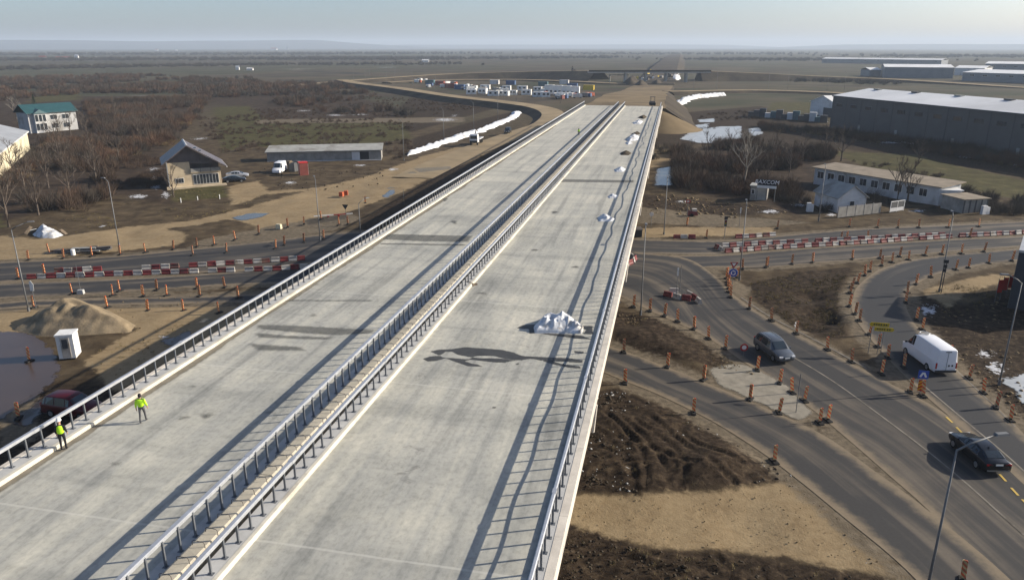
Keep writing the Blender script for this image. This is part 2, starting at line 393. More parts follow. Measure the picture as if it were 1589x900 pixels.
def ground_mat():
    t = NT('open_ground'); p = t.pos()
    A = t.n('ShaderNodeAttribute', attribute_name='za'); sa = t.n('ShaderNodeSeparateColor'); t.l(A.outputs['Color'], sa.inputs[0])
    B = t.n('ShaderNodeAttribute', attribute_name='zb'); sb = t.n('ShaderNodeSeparateColor'); t.l(B.outputs['Color'], sb.inputs[0])
    n1 = t.noise(.35, 6, .65, p, dist=.3); n2 = t.noise(1.7, 6, .68, p, dist=.4); n3 = t.noise(7, 4, .7, p)
    big = t.noise(.022, 5, .6, p); huge = t.noise(.0045, 5, .62, p, dist=.6); hug2 = t.noise(.0013, 4, .6, p, scl=(1,.8,1))
    wob = t.math('ADD', t.math('MULTIPLY', t.math('SUBTRACT', n1, .5), .55), t.math('MULTIPLY', t.math('SUBTRACT', n2, .5), .45))
    def m(s): return t.sstep(t.math('ADD', s, wob), .38, .62)
    base = t.ramp(n1, [(.25, (.028,.020,.013)), (.42, (.055,.040,.025)), (.58, (.092,.069,.042)), (.80, (.16,.12,.072))])
    # far country: brown, grey-green and dark fields
    far = t.ramp(huge, [(.30, (.026,.022,.019)), (.40, (.055,.043,.032)), (.48, (.040,.045,.024)), (.54, (.085,.067,.045)), (.62, (.034,.029,.024)), (.72, (.050,.054,.029))])
    far = t.mix(t.math('MULTIPLY', t.sstep(hug2, .45, .6), .7), far, (.052,.058,.036))
    far = t.mix(t.math('MULTIPLY', t.sstep(big, .35, .7), .5), far, (.115,.095,.065))
    sx = t.n('ShaderNodeSeparateXYZ'); t.l(p, sx.inputs[0])
    d = t.sstep(sx.outputs[1], 200, 420)
    col = t.mix(d, base, far)
    col = t.mix(m(sa.outputs[1]), col, t.ramp(n2, [(.30, (.010,.007,.005)), (.45, (.026,.018,.012)), (.58, (.052,.037,.024)), (.74, (.11,.082,.052))]))     # mud
    col = t.mix(m(sb.outputs[0]), col, t.ramp(n1, [(.3, (.024,.018,.013)), (.55, (.052,.037,.026)), (.8, (.125,.09,.055))]))       # scrub floor
    col = t.mix(m(sa.outputs[2]), col, t.ramp(n1, [(.28, (.050,.038,.021)), (.5, (.062,.058,.023)), (.75, (.115,.092,.045))]))        # grass
    col = t.mix(m(sa.outputs[0]), col, t.ramp(t.math('ADD', t.math('MULTIPLY', n2, .5), t.math('MULTIPLY', n1, .5)), [(.32, (.175,.125,.070)), (.45, (.235,.175,.102)), (.58, (.275,.210,.125)), (.74, (.33,.258,.160))]))   # tan gravel
    col = t.mix(m(sb.outputs[1]), col, t.ramp(n2, [(.3, (.085,.070,.050)), (.5, (.135,.110,.078)), (.72, (.20,.165,.118))]))          # grey dust
    col = t.mix(t.sstep(t.math('ADD', sb.outputs[2], t.math('MULTIPLY', t.math('SUBTRACT', n2, .5), 2.4)), .50, .66), col, (.50,.51,.53))                    # old snow
    t.col(col); t.rough(.95); t.b.inputs['Specular IOR Level'].default_value = .08
    h = t.math('ADD', t.math('MULTIPLY', n2, .6), t.math('MULTIPLY', n3, .4))
    t.bump(h, .6, .13); return t.mat
MT['ground'] = ground_mat()

# ------------------------------------------------------------------ ground
def PX(L, z=0.0): return [G2(a, b, z) for a, b in L]
ROADS = []   # (name, left edge px, right edge px, z, material)
ROADS.append(('road', [(-420,445),(-150,418),(0,407),(126,401),(252,391),(400,376),(560,360),(800,362),(985,371),(1115,374),(1189,368),(1315,357),(1450,350),(1589,344),(1800,335)],
              [(-420,482),(-150,450),(0,438),(126,433),(252,427),(400,417),(560,402),(800,393),(985,394),(1115,394),(1189,388),(1315,379),(1450,371),(1589,364),(1800,352)], .002, 'asph'))
ROADS.append(('road', [(-420,484),(-150,452),(0,440),(126,435),(252,429),(400,419),(560,404),(800,396),(985,396),(1115,396),(1189,390),(1315,381),(1450,373),(1589,366),(1800,354)],
              [(-420,530),(-150,486),(0,464),(126,457),(252,449),(400,441),(560,440),(800,436),(985,436),(1085,416),(1189,415),(1315,404),(1450,393),(1589,382),(1800,368)], .006, 'asph'))
ROADS.append(('road', [(-420,545),(-150,500),(0,470),(164,463),(352,458),(500,452),(700,445)],
              [(-420,570),(-150,515),(0,480),(164,474),(352,470),(500,468),(700,470)], .010, 'asph'))
ROADS.append(('road', [(985,392),(1060,400),(1105,424),(1140,460),(1196,496),(1284,544),(1375,590),(1440,625),(1520,680),(1640,770)],
              [(860,440),(940,452),(1010,482),(1075,512),(1130,545),(1210,600),(1285,655),(1360,720),(1450,800),(1590,960)], .014, 'asph'))
ROADS.append(('road', [(1800,372),(1589,386),(1450,398),(1384,411),(1340,434),(1322,470),(1340,512),(1378,560),(1425,606),(1500,668),(1600,760)],
              [(1800,398),(1589,404),(1500,416),(1445,430),(1412,452),(1408,478),(1435,520),(1478,566),(1526,612),(1568,652),(1660,745)], .018, 'asphc'))
ROADS.append(('road', [(780,520),(880,520),(968,545),(1035,570),(1091,592),(1164,622),(1272,672),(1380,748),(1500,840),(1600,930)],
              [(780,560),(880,560),(969,592),(1020,612),(1076,640),(1140,676),(1201,715),(1290,785),(1400,880),(1470,950)], .022, 'asph'))
def strip(L, R, n=10):
    Lw = [np.array(p) for p in PX(L)]; Rw = [np.array(p) for p in PX(R)]
    def res(P):
        Q = [2*P[0]-P[1]] + P + [2*P[-1]-P[-2]]; out = []
        for i in range(1, len(Q)-2):
            p0, p1, p2, p3 = Q[i-1:i+3]
            for k in range(n):
                t = k/n; out.append(0.5*(2*p1+(p2-p0)*t+(2*p0-5*p1+4*p2-p3)*t*t+(3*p1-p0-3*p2+p3)*t**3))
        out.append(P[-1]); return np.array(out)
    return res(Lw), res(Rw)
STR = [strip(r[1], r[2]) for r in ROADS]
def prolong(A, B, L):        # carry a carriageway on past the frame
    d = (A[-1]+B[-1])-(A[-9]+B[-9]); d = d/np.linalg.norm(d); k = np.linspace(0, L, 14)[1:,None]
    return np.vstack([A, A[-1]+d*k]), np.vstack([B, B[-1]+d*k])
for i_, L_ in ((3, 70), (4, 70), (5, 70), (0, 160), (1, 160)): STR[i_] = prolong(*STR[i_], L_)
ROADPOLY = [np.vstack([a, b[::-1]])[::1] for a, b in STR]

def axis(segs):
    out = [segs[0][0]]
    for a, b, st in segs:
        n = max(1, int(round((b-a)/st))); out += list(a + (b-a)*np.arange(1, n+1)/n)
    return np.array(out)
def grow(a, b, s0, k):
    out = [a]; s = s0; sg = 1 if b > a else -1
    while abs(out[-1]-a) < abs(b-a): out.append(out[-1]+sg*s); s *= k
    return np.array(out)
xs = np.concatenate([grow(-112, -13000, .8, 1.085)[1:][::-1], axis([(-112,-8,.65),(-8,24,.22),(24,62,.65)]), grow(62, 13000, .8, 1.085)[1:]])
ys = np.concatenate([grow(14, -700, 1.0, 1.2)[1:][::-1], axis([(14,28,.65),(28,64,.22),(64,142,.6)]), grow(142, 14000, .7, 1.032)[1:]])
GX, GY = np.meshgrid(xs, ys); X = GX.ravel(); Y = GY.ravel()
soft = np.maximum(1.3, .014*np.hypot(X, Y))
def zmask(polys, k=1.0):
    m = np.zeros(X.shape)
    for P in polys:
        P = np.asarray(P); pad = 30 + 0.05*P[:,1].max()
        i = np.where((X > P[:,0].min()-pad) & (X < P[:,0].max()+pad) & (Y > P[:,1].min()-pad) & (Y < P[:,1].max()+pad))[0]
        s = poly_sd(X[i], Y[i], P); m[i] = np.maximum(m[i], np.clip(.5 + s/(2*soft[i]*k), 0, 1))
    return m
def zline(lines, k=1.0):
    m = np.zeros(X.shape)
    for P, wd in lines:
        P = np.asarray(P); pad = 30
        i = np.where((X > P[:,0].min()-pad) & (X < P[:,0].max()+pad) & (Y > P[:,1].min()-pad) & (Y < P[:,1].max()+pad))[0]
        m[i] = np.maximum(m[i], np.clip(.5 + (wd/2-line_d(X[i], Y[i], P))/(2*soft[i]*k), 0, 1))
    return m
tan = zmask([PX(q) for q in [
    [(-60,380),(0,366),(60,373),(130,363),(215,350),(250,350),(290,365),(282,378),(200,388),(100,398),(0,404),(-60,408)],
    [(330,335),(400,318),(520,285),(620,262),(700,235),(760,222),(770,232),(700,262),(620,300),(560,322),(500,345),(420,368),(380,370),(400,350)],
    [(870,772),(893,764),(1000,769),(1130,761),(1240,744),(1300,790),(1420,900),(1470,960),(1380,893),(1150,852),(1000,845),(930,822),(870,802)],
    [(-40,470),(60,480),(60,512),(-40,520)], [(120,478),(400,474),(330,520),(180,610),(130,560),(215,510)],
    [(1430,450),(1540,425),(1580,432),(1500,455),(1475,480),(1440,465)],
    [(940,355),(1200,352),(1200,362),(1040,368),(940,372)],
    [(1020,232),(1075,240),(1060,256),(1000,262)], [(355,290),(400,282),(420,300),(360,320)]]])
tan = np.maximum(tan, zline([(PX([(200,356),(300,345),(400,326),(480,308),(560,283),(640,253),(720,228)]), 4.5), (PX([(420,300),(500,292),(600,270),(680,240)]), 3.0)]))
mud = zmask([PX(q) for q in [
    [(905,612),(960,602),(1075,648),(1200,722),(1238,742),(1130,758),(1000,766),(893,760),(860,740)],
    [(945,478),(1030,497),(1100,532),(1175,582),(1110,570),(1030,556),(955,535)],
    [(850,806),(930,818),(1000,848),(1150,855),(1380,896),(1430,960),(780,1000)],
    [(1160,440),(1240,422),(1325,415),(1308,440),(1300,480),(1315,522),(1290,528),(1230,508),(1175,470)],
    [(1422,455),(1490,478),(1589,440),(1700,470),(1700,760),(1589,680),(1530,610),(1470,540),(1432,500)],
    [(980,300),(1160,318),(1260,330),(1160,335),(990,325)],
    [(560,345),(620,305),(690,262),(770,235),(800,232),(640,330),(560,380)],
    [(70,590),(190,600),(330,520),(420,470),(480,470),(300,640),(60,760),(-40,700),(20,650)],
    [(1000,225),(1060,175),(1180,165),(1260,185),(1290,205),(1450,232),(1589,250),(1589,272),(1300,230),(1160,225)],
    [(640,215),(730,190),(800,172),(805,180),(720,212),(640,240)], [(480,235),(640,205),(780,165),(640,150),(560,215)]]])
mud = np.maximum(mud, zline([(PX([(1118,762),(1136,778),(1146,800),(1158,845)]), .55), (PX([(1240,748),(1290,790),(1340,840),(1400,905)]), .4), (PX([(905,785),(1000,800),(1100,795)]), .35), (PX([(920,800),(1020,822),(1130,825)]), .3)])*.62)
grass = zmask([PX(q) for q in [
    [(1290,235),(1420,240),(1500,262),(1589,280),(1700,295),(1700,330),(1589,312),(1480,292),(1350,262)],
    [(330,168),(385,163),(430,205),(345,238)], [(400,192),(620,185),(640,215),(500,232),(400,228)],
    [(266,295),(346,288),(353,306),(270,314)], [(150,131),(270,129),(276,139),(150,142)], [(50,146),(120,145),(124,156),(48,160)],
    [(1200,158),(1290,160),(1280,175),(1190,172)], [(-100,338),(0,330),(8,352),(-100,368)]]], 1.2)
scrub = zmask([PX(q) for q in [
    [(-200,300),(-200,135),(130,150),(330,150),(260,230),(200,300),(0,345),(-100,360)],
    [(170,235),(268,245),(268,320),(175,300)], [(300,150),(520,140),(620,170),(600,200),(420,185)],
    [(1050,235),(1160,225),(1290,235),(1300,262),(1260,300),(1240,335),(1160,315),(1020,290)]]], 2)
dust = zmask([PX(q) for q in [
    [(300,376),(420,350),(540,330),(560,340),(520,356),(400,378),(320,384)], [(985,320),(1160,338),(1260,345),(1150,354),(985,346)],
    [(1095,572),(1150,562),(1225,600),(1262,640),(1240,655),(1180,630),(1110,595)], [(1340,540),(1380,575),(1430,612),(1440,640),(1390,600)],
    [(1135,430),(1165,445),(1150,470),(1120,450)], [(0,640),(60,600),(60,680),(0,700)], [(400,186),(720,182),(720,190),(400,192)]]])
road_in = np.zeros(X.shape); sh = np.zeros(X.shape); near_road = np.full(X.shape, -1e3)
for P in ROADPOLY:
    i = np.where((X > P[:,0].min()-12) & (X < P[:,0].max()+12) & (Y > P[:,1].min()-12) & (Y < P[:,1].max()+12))[0]
    s = poly_sd(X[i], Y[i], P); near_road[i] = np.maximum(near_road[i], s)
sh = np.clip(1 - np.maximum(-near_road-.8, 0)/2.4, 0, 1)*.62
dust = np.maximum(dust, sh)
snowm = np.zeros(X.shape)
for px, py, rx, ry in [(240,262,9,3),(236,275,8,2.5),(240,290,9,3),(215,306,14,3),(257,303,6,6),(160,352,6,2),(310,215,12,2),(560,178,10,1.6),(690,186,18,2.2),(705,180,5,1.6),
                       (1240,234,12,2.5),(1260,247,8,1.5),(1180,300,12,3),(1238,318,12,2.5),(1290,332,9,2.5),(1425,326,14,2),(1440,482,14,8),(1530,548,14,5),(1545,570,16,9),(1525,545,8,4),
                       (1237,503,4,7),(1450,232,12,2),(1500,243,14,2),(1580,256,12,2),(1380,222,25,1.6),(520,179,14,1.6),(470,172,14,1.4),(330,95,12,.8),(120,103,16,.9),(255,522,8,3),
                       (1060,312,10,2),(1195,330,14,2.5),(1000,376,6,2),(610,262,8,2),(560,257,10,2),(450,284,9,2),(90,131,20,.9),(210,148,20,.9),(400,110,16,.8),(460,108,10,.7),(600,105,10,.7)]:
    c = np.array(G2(px, py)); e = np.array(G2(px+rx, py))-c; g = np.array(G2(px, py-ry))-c
    D = abs(e[0]*g[1]-e[1]*g[0]); pad = np.abs(e)+np.abs(g)+4
    i = np.where((abs(X-c[0]) < pad[0]*1.6) & (abs(Y-c[1]) < pad[1]*1.6))[0]
    a = ((X[i]-c[0])*g[1]-(Y[i]-c[1])*g[0])/(e[0]*g[1]-e[1]*g[0]); b = (e[0]*(Y[i]-c[1])-e[1]*(X[i]-c[0]))/(e[0]*g[1]-e[1]*g[0])
    snowm[i] = np.maximum(snowm[i], np.clip(.9-.5*np.hypot(a, b), 0, 1))
# relief
APRON = [(1098,574),(1120,566),(1152,564),(1190,580),(1228,602),(1262,640),(1242,654),(1208,640),(1164,620),(1115,598)]
PUDS = [([(-60,515),(0,514),(40,516),(66,526),(84,548),(96,566),(84,590),(66,610),(30,632),(10,650),(-60,660)], 'muddy'),
        ([(1055,216),(1075,203),(1110,197),(1150,196),(1152,214),(1130,222),(1085,222)], 'ice'), ([(1018,262),(1046,258),(1048,288),(1016,288)], 'water'), ([(1083,186),(1110,184),(1108,190),(1085,190)], 'ice'),
        ([(1075,195),(1100,192),(1098,199),(1078,201)], 'ice'), ([(358,338),(392,330),(420,331),(400,339),(372,343)], 'water'), ([(592,304),(612,292),(614,300),(600,308)], 'water'),
        ([(1552,588),(1600,578),(1640,640),(1600,640),(1570,612)], 'ice'), ([(1160,200),(1180,198),(1184,208),(1166,212)], 'ice'), ([(250,530),(290,515),(300,522),(262,540)], 'muddy'), ([(20,650),(70,615),(80,625),(40,665)], 'muddy')]
off = np.clip((-near_road-.7)/2.5, 0, 1)
Z = -.004 + off*( .35*(vnoise(X,Y,9,1)-.5) + .22*(vnoise(X,Y,3.1,2)-.5))*np.clip(1-(Y-200)/200, 0, 1)
Z += mud*off*(.16*(vnoise(X,Y,2.6,3)-.5) + .07*(vnoise(X,Y,.75,4)-.5) + .05*(vnoise(X,Y,.42,14)-.5))*(Y < 140)
Z += (1-tan*.8)*off*.08*(vnoise(X,Y,.8,6)-.5)*(Y < 140)
for P in [[(940,640),(985,685),(1002,722),(1000,764)],[(962,648),(1003,684),(1026,716),(1036,754)],[(985,655),(1038,690),(1062,722),(1058,752)],[(905,655),(945,676),(1000,690),(1080,730)],
          [(910,690),(950,700),(975,730),(985,765)],[(935,672),(965,700),(985,735),(992,762)],[(1010,650),(1060,690),(1110,735),(1140,752)],[(1020,640),(1080,690),(1150,725)],[(900,740),(960,715),(1010,722)],
          [(1010,860),(1080,872),(1140,900)],[(1000,872),(1060,885),(1100,905)],[(1110,858),(1130,880),(1140,905)],[(950,850),(1000,870),(1040,900)]]:
    W = PX(P); Wp = [np.asarray(q) for q in catmull(W, .5)]
    A = np.array(Wp); i = np.where((X > A[:,0].min()-3) & (X < A[:,0].max()+3) & (Y > A[:,1].min()-3) & (Y < A[:,1].max()+3))[0]
    d = line_d(X[i], Y[i], Wp) + .18*(vnoise(X[i],Y[i],.9,9)-.5)
    Z[i] += (-.11*np.exp(-(d/.2)**2) + .085*np.exp(-((d-.40)/.15)**2))*(.3+1.1*vnoise(X[i],Y[i],1.5,12))
# spoil mounds by the mud, trench on the island
for px, py, r, h in [(1090,735,2.2,.6),(1130,715,2.5,.5),(1010,745,1.6,.35),(1040,545,2.2,.4),(990,520,2.5,.35),(1075,560,1.6,.35),(1465,470,2.5,.3),(1275,490,2.2,-.9),(1260,460,2.0,-.7),(1255,505,1.6,-.7)]:
    c = G2(px, py); Z += h*np.exp(-((X-c[0])**2+(Y-c[1])**2)/(r*r))*np.clip(off*1.5, 0, 1)
far = Y > 2500
Z[far] -= 0
for q, mt in PUDS:
    P = np.array(PX(q)); i = np.where((X > P[:,0].min()-8) & (X < P[:,0].max()+8) & (Y > P[:,1].min()-8) & (Y < P[:,1].max()+8))[0]
    k_ = np.clip(1+(poly_sd(X[i], Y[i], P)-.5)/3.0, 0, 1); Z[i] = Z[i]*(1-k_)-.05*k_
nx, ny = len(xs), len(ys)
I = np.arange(nx*ny).reshape(ny, nx)
T = np.stack([I[:-1,:-1].ravel(), I[:-1,1:].ravel(), I[1:,1:].ravel(), I[1:,:-1].ravel()], 1)
gnd = npmesh('ground', np.stack([X, Y, Z], 1), T, MT['ground'], smooth=True)
tag(gnd, kind='structure')
for nm, cols in (('za', (tan, mud, grass)), ('zb', (scrub, dust, snowm))):
    at = gnd.data.attributes.new(nm, 'FLOAT_COLOR', 'POINT')
    at.data.foreach_set('color', np.stack(list(cols)+[np.ones(X.shape)], 1).astype(np.float32).ravel())

# ------------------------------------------------------------------ roads
for (name, L, R, z, mt), (A, B) in zip(ROADS, STR):
    n = len(A); K = 14; f = np.linspace(0, 1, K+1); f = .5-.5*np.cos(f*PI)*(.5+.5*np.abs(np.cos(f*PI)))
    f = np.linspace(0, 1, K+1)
    V = A[:,None,:]*(1-f)[None,:,None] + B[:,None,:]*f[None,:,None]
    wd = np.linalg.norm(B-A, axis=1)
    v = np.concatenate([[0], np.cumsum(np.linalg.norm(np.diff((A+B)/2, axis=0), axis=1))])
    U = wd[:,None]*f[None,:]; E_ = np.minimum(U, wd[:,None]-U); VV = np.repeat(v[:,None], K+1, 1)
    jit = (vnoise(V[...,0], V[...,1], 5.0, 5)-.5)*.5
    nrm = (B-A)/wd[:,None]
    for col, sg in ((0,-1), (K,1)): V[:,col,:] += nrm*(sg*jit[:,col])[:,None]
    P3 = np.concatenate([V.reshape(-1,2), np.full((n*(K+1),1), z)], 1)
    J = np.arange(n*(K+1)).reshape(n, K+1)
    T = np.stack([J[:-1,:-1].ravel(), J[:-1,1:].ravel(), J[1:,1:].ravel(), J[1:,:-1].ravel()], 1)
    o = npmesh(name, P3, T, MT[mt]); tag(o, kind='structure')
    a = o.data.attributes.new('rd', 'FLOAT_COLOR', 'POINT')
    a.data.foreach_set('color', np.stack([E_.ravel()/10, U.ravel()/20, VV.ravel()/1000, np.ones(U.size)], 1).astype(np.float32).ravel())
def flat(name, pts, z, mat, parent=None):
    me = bpy.data.meshes.new(name); b = bmesh.new()
    vs = [b.verts.new((p[0], p[1], z)) for p in pts]; fc = b.faces.new(vs)
    if fc.normal.z < 0: fc.normal_flip()
    bmesh.ops.triangulate(b, faces=b.faces[:]); b.normal_update()
    for q in b.faces:
        if q.normal.z < 0: q.normal_flip()
    b.to_mesh(me); b.free(); me.materials.append(mat); return link(name, me, parent)
def ragged(pts, amp, step, seed=0):
    P = [np.array(p) for p in pts]; out = []
    for a, b in zip(P, P[1:]+P[:1]):
        n = max(1, int(np.linalg.norm(b-a)/step))
        for k in range(n):
            q = a+(b-a)*k/n; d = (b-a)/max(np.linalg.norm(b-a), 1e-6)
            o = (vnoise(np.array([q[0]]), np.array([q[1]]), step*2.2, seed)[0]-.5)*2*amp
            out.append((q[0]-d[1]*o, q[1]+d[0]*o))
    return out
# worn lane lines
def lane(P, wd, z, mat, dash=None):
    W = [np.array(q) for q in catmull(PX(P), 1.0)]; m = MB()
    for i, (a, b) in enumerate(zip(W[:-1], W[1:])):
        if dash and (i % (dash[0]+dash[1])) >= dash[0]: continue
        d = b-a; L_ = np.linalg.norm(d)
        if L_ < 1e-6: continue
        q = np.array([-d[1], d[0]])/L_*wd/2
        m.add([(*(a-q), z), (*(b-q), z), (*(b+q), z), (*(a+q), z)], [(0,1,2,3)])
    o = m.build('lane_marking', mat, fix=False); tag(o, kind='structure'); return o
lane([(0,443),(126,438),(252,431),(400,421)], .14, .016, MT['road_white'])
lane([(1215,545),(1290,590),(1380,655),(1470,725),(1589,830)], .14, .030, MT['road_white'])
lane([(1435,600),(1500,655),(1560,705),(1620,760)], .14, .032, MT['road_white'])
lane([(1150,462),(1196,492),(1284,538),(1345,572)], .16, .030, MT['road_white'])
lane([(990,394),(1060,394),(1150,395)], .14, .026, MT['road_white'])
lane([(1480,571),(1528,616),(1575,662)], .14, .032, MT['road_white'])
for a, b in [((1468,647),(1478,656)),((1484,663),(1492,671)),((1551,736),(1561,747)),((1569,757),(1580,769)),((1586,775),(1597,786))]:
    lane([a, b], .16, .034, MT['road_yellow'])

# puddles and ponds
def sheet(name, P, z, mat, cell, margin=.8):
    """flat sheet with signed distance to its outline, so that the material can give it a soft ragged edge"""
    P = np.array(P); mn = P.min(0)-margin; mx = P.max(0)+margin; nx_ = max(3, min(220, int((mx[0]-mn[0])/cell))); ny_ = max(3, min(700, int((mx[1]-mn[1])/cell)))
    AX, AY = np.meshgrid(np.linspace(mn[0], mx[0], nx_), np.linspace(mn[1], mx[1], ny_)); sd_ = poly_sd(AX.ravel(), AY.ravel(), P); I_ = np.arange(nx_*ny_).reshape(ny_, nx_)
    T_ = np.stack([I_[:-1,:-1].ravel(), I_[:-1,1:].ravel(), I_[1:,1:].ravel(), I_[1:,:-1].ravel()], 1); T_ = T_[(sd_[T_] > -margin).any(1)]
    us, inv = np.unique(T_, return_inverse=True); V = np.stack([AX.ravel(), AY.ravel(), np.full(AX.size, z)], 1)[us]
    o = npmesh(name, V, inv.reshape(-1, 4), mat); a_ = o.data.attributes.new('sd', 'FLOAT', 'POINT'); a_.data.foreach_set('value', sd_[us].astype(np.float32)); return o
for q, mt in PUDS:
    P = PX(q); c_ = np.hypot(*np.mean(P, 0)); o = sheet('puddle', P, .004, MT[mt], max(.25, c_*.004), 1.0+c_*.006); tag(o, kind='structure')
o = sheet('concrete_apron', PX(APRON), .026, MT['apron'], .3); tag(o, kind='structure')

# ------------------------------------------------------------------ raised roads, embankments, hills
def embroad(name, pts, width, slope=1.8, top='tan', side='slope', step=8, h0=-.3, label=None):
    """trapezoid earth bank with a compacted top; pts are (x, y, z of top)"""
    P = np.array(catmull(pts, step)); n = len(P)
    d = np.gradient(P[:,:2], axis=0); d /= np.linalg.norm(d, axis=1)[:,None]; q = np.stack([d[:,1], -d[:,0]], 1)
    offs = [-1, -.5, 0, .5, 1]; V = []; 
    for i in range(n):
        h = P[i,2]; w_ = width/2*(1+.10*(vnoise(P[i:i+1,0], P[i:i+1,1], 14, 3)[0]-.5))
        s = (h-h0)*slope
        V.append((*(P[i,:2]-q[i]*(w_+s)), h0))
        for k in offs: V.append((*(P[i,:2]+q[i]*w_*k), h+.06*(1-k*k)))
        V.append((*(P[i,:2]+q[i]*(w_+s)), h0))
    K = 7; F = []; mi = []
    for i in range(n-1):
        for j in range(K-1):
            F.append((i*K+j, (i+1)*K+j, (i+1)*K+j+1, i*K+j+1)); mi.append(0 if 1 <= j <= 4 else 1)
    m = MB(); m.v = V; m.f = F; m.m = mi
    m.add([V[0]] + [V[j] for j in range(1,7)], [tuple(range(7))], 1)
    m.add([V[-7+j] for j in range(7)], [tuple(range(7))], 1)
    o = m.build(name, [MT[top], MT[side]]); tag(o, kind='structure'); return o
c3 = lambda L: [tuple(G(a, b, z)) for a, b, z in L]
embroad('gravel_road', c3([(530,124,2.5),(555,129,2.5),(620,137,2.5),(700,149,2.4),(780,158,2.4),(835,166,2.2),(858,176,1.8),(848,192,1.2),(800,209,.7),(745,229,.3),(690,252,.12),(640,276,.05)]), 9.5, 2.2)
embroad('far_road', c3([(430,134,1.0),(520,127,1.5),(600,121,2.5),(700,115,4),(814,111.5,6),(930,110,8.0)]), 11, 2.0, top='tan')
embroad('far_road', c3([(600,128,1),(664,125,1.2),(792,123.5,1.2),(880,126,1.2),(945,129,1.0),(985,131,.6)]), 9, 2.0, top='tan')
embroad('far_road', c3([(1085,110,8.0),(1180,114,6),(1260,118,4),(1400,124,2),(1589,136,.6),(1800,150,.3)]), 11, 2.0, top='tan')
embroad('far_road', c3([(1035,142,2.0),(1160,140,1.5),(1250,142,1.2),(1330,146,1.0)]), 9, 2.0, top='tan')
# motorway fill beyond the viaduct and its end cone
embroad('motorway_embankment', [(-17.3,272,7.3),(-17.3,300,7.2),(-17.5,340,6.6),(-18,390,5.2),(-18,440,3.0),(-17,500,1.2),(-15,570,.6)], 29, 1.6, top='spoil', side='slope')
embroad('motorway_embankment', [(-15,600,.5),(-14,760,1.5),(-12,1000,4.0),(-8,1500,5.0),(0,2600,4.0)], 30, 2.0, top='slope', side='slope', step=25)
m = MB(); cone = []
NP, NR = 26, 7
for i in range(NP):
    a = -PI/2 - .25 + (PI+.5)*i/(NP-1)
    for j in range(NR):
        f = j/(NR-1); r = 1.0 + 14.5*f; h = 6.9*(1-f)**1.05
        e = (vnoise(np.array([i*1.3]), np.array([j*1.7]), 2, 4)[0]-.5)*.8*f
        cone.append((-4.2+math.cos(a)*(r+e), 273+math.sin(a)*(r+e)*.95, h-.2))
m.add(cone, [(i*NR+j, (i+1)*NR+j, (i+1)*NR+j+1, i*NR+j+1) for i in range(NP-1) for j in range(NR-1)])
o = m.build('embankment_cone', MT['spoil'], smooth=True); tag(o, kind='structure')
m = MB(); cone = []
for i in range(NP):
    a = PI/2 - .25 + (PI+.5)*i/(NP-1)
    for j in range(NR):
        f = j/(NR-1); r = 1.0+14*f; h = 6.9*(1-f)
        cone.append((-30.5+math.cos(a)*r, 273+math.sin(a)*r*.95, h-.2))
m.add(cone, [(i*NR+j, (i+1)*NR+j, (i+1)*NR+j+1, i*NR+j+1) for i in range(NP-1) for j in range(NR-1)])
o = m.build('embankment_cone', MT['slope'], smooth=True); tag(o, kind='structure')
# low hills on the horizon
MT['hill'] = M('wooded_hill', (.055,.062,.058), .95, .3, .003, obj=False)
def hill(xa, xb, dist, hpx, seed, name='hills'):
    n = 90; V = []
    for i in range(n):
        f = i/(n-1); px = xa+(xb-xa)*f; d = G(px, 90); u = d[:2]/np.linalg.norm(d[:2])
        env = min(1, f*6, (1-f)*6); hh = (28 + dist/FPX*hpx*(.72+.45*vnoise(np.array([i*1.0]), np.array([0.]), 9, seed)[0]))*env
        for k, (dd, hf) in enumerate([(-900,0),(-400,.45),(0,1),(500,.9),(1100,0)]):
            p = u*(dist+dd); V.append((p[0], p[1], hh*hf-2))
    F = [(i*5+j, (i+1)*5+j, (i+1)*5+j+1, i*5+j+1) for i in range(n-1) for j in range(4)]
    o = MB().add(V, F).build(name, MT['hill'], smooth=True); tag(o, kind='structure')
hill(-500, 700, 9500, 7.5, 1); hill(500, 1250, 11200, 2.2, 2); hill(1150, 2100, 9800, 3.2, 3)

# ------------------------------------------------------------------ viaduct
DZ = 8.0; Y0, Y1 = 4.0, 271.0
br = thing('viaduct', 'long twin deck concrete viaduct under construction crossing the junction', 'bridge', (-17.4, Y0, 0))
def P_(m, name, mats, **k):     # builds in world coordinates, parented to the viaduct
    o = m.build(name, mats, br, **k); o.matrix_parent_inverse = Matrix.Translation((17.4, -Y0, 0)); return o
P_(MB().bx(-30.55,-19.05,Y0,Y1,DZ-.42,DZ), 'deck_slab', MT['deck'])
P_(MB().bx(-16.3,-4.2,Y0,Y1,DZ-.42,DZ), 'deck_slab', MT['deck'])
# kerbs / walkways (a small bevel on the traffic side)
def kerb(x0, x1, side, name='kerb'):
    b = .05
    pr = [(x0, DZ-.3), (x0, DZ+.2-(b if side < 0 else 0)), (x0+(b if side < 0 else 0), DZ+.2), (x1-(b if side > 0 else 0), DZ+.2), (x1, DZ+.2-(b if side > 0 else 0)), (x1, DZ-.3)]
    return MB().extr(pr, Y0, Y1)
P_(kerb(-30.57,-30.3,1), 'kerb', MT['kerbc']); P_(MB().bx(-31.25,-30.57,Y0,Y1,DZ-.3,DZ+.185), 'walkway', MT['walk'])
P_(MB().bx(-19.1,-18.42,Y0,Y1,DZ-.3,DZ+.19), 'walkway', MT['walk'])
P_(MB().bx(-17.22,-16.45,Y0,Y1,DZ-.3,DZ+.185), 'walkway', MT['walk']); P_(kerb(-16.45,-16.22,1), 'kerb', MT['kerbc'])
P_(MB().bx(-4.28,-3.75,Y0,Y1,DZ-.3,DZ+.19), 'walkway', MT['walk'])
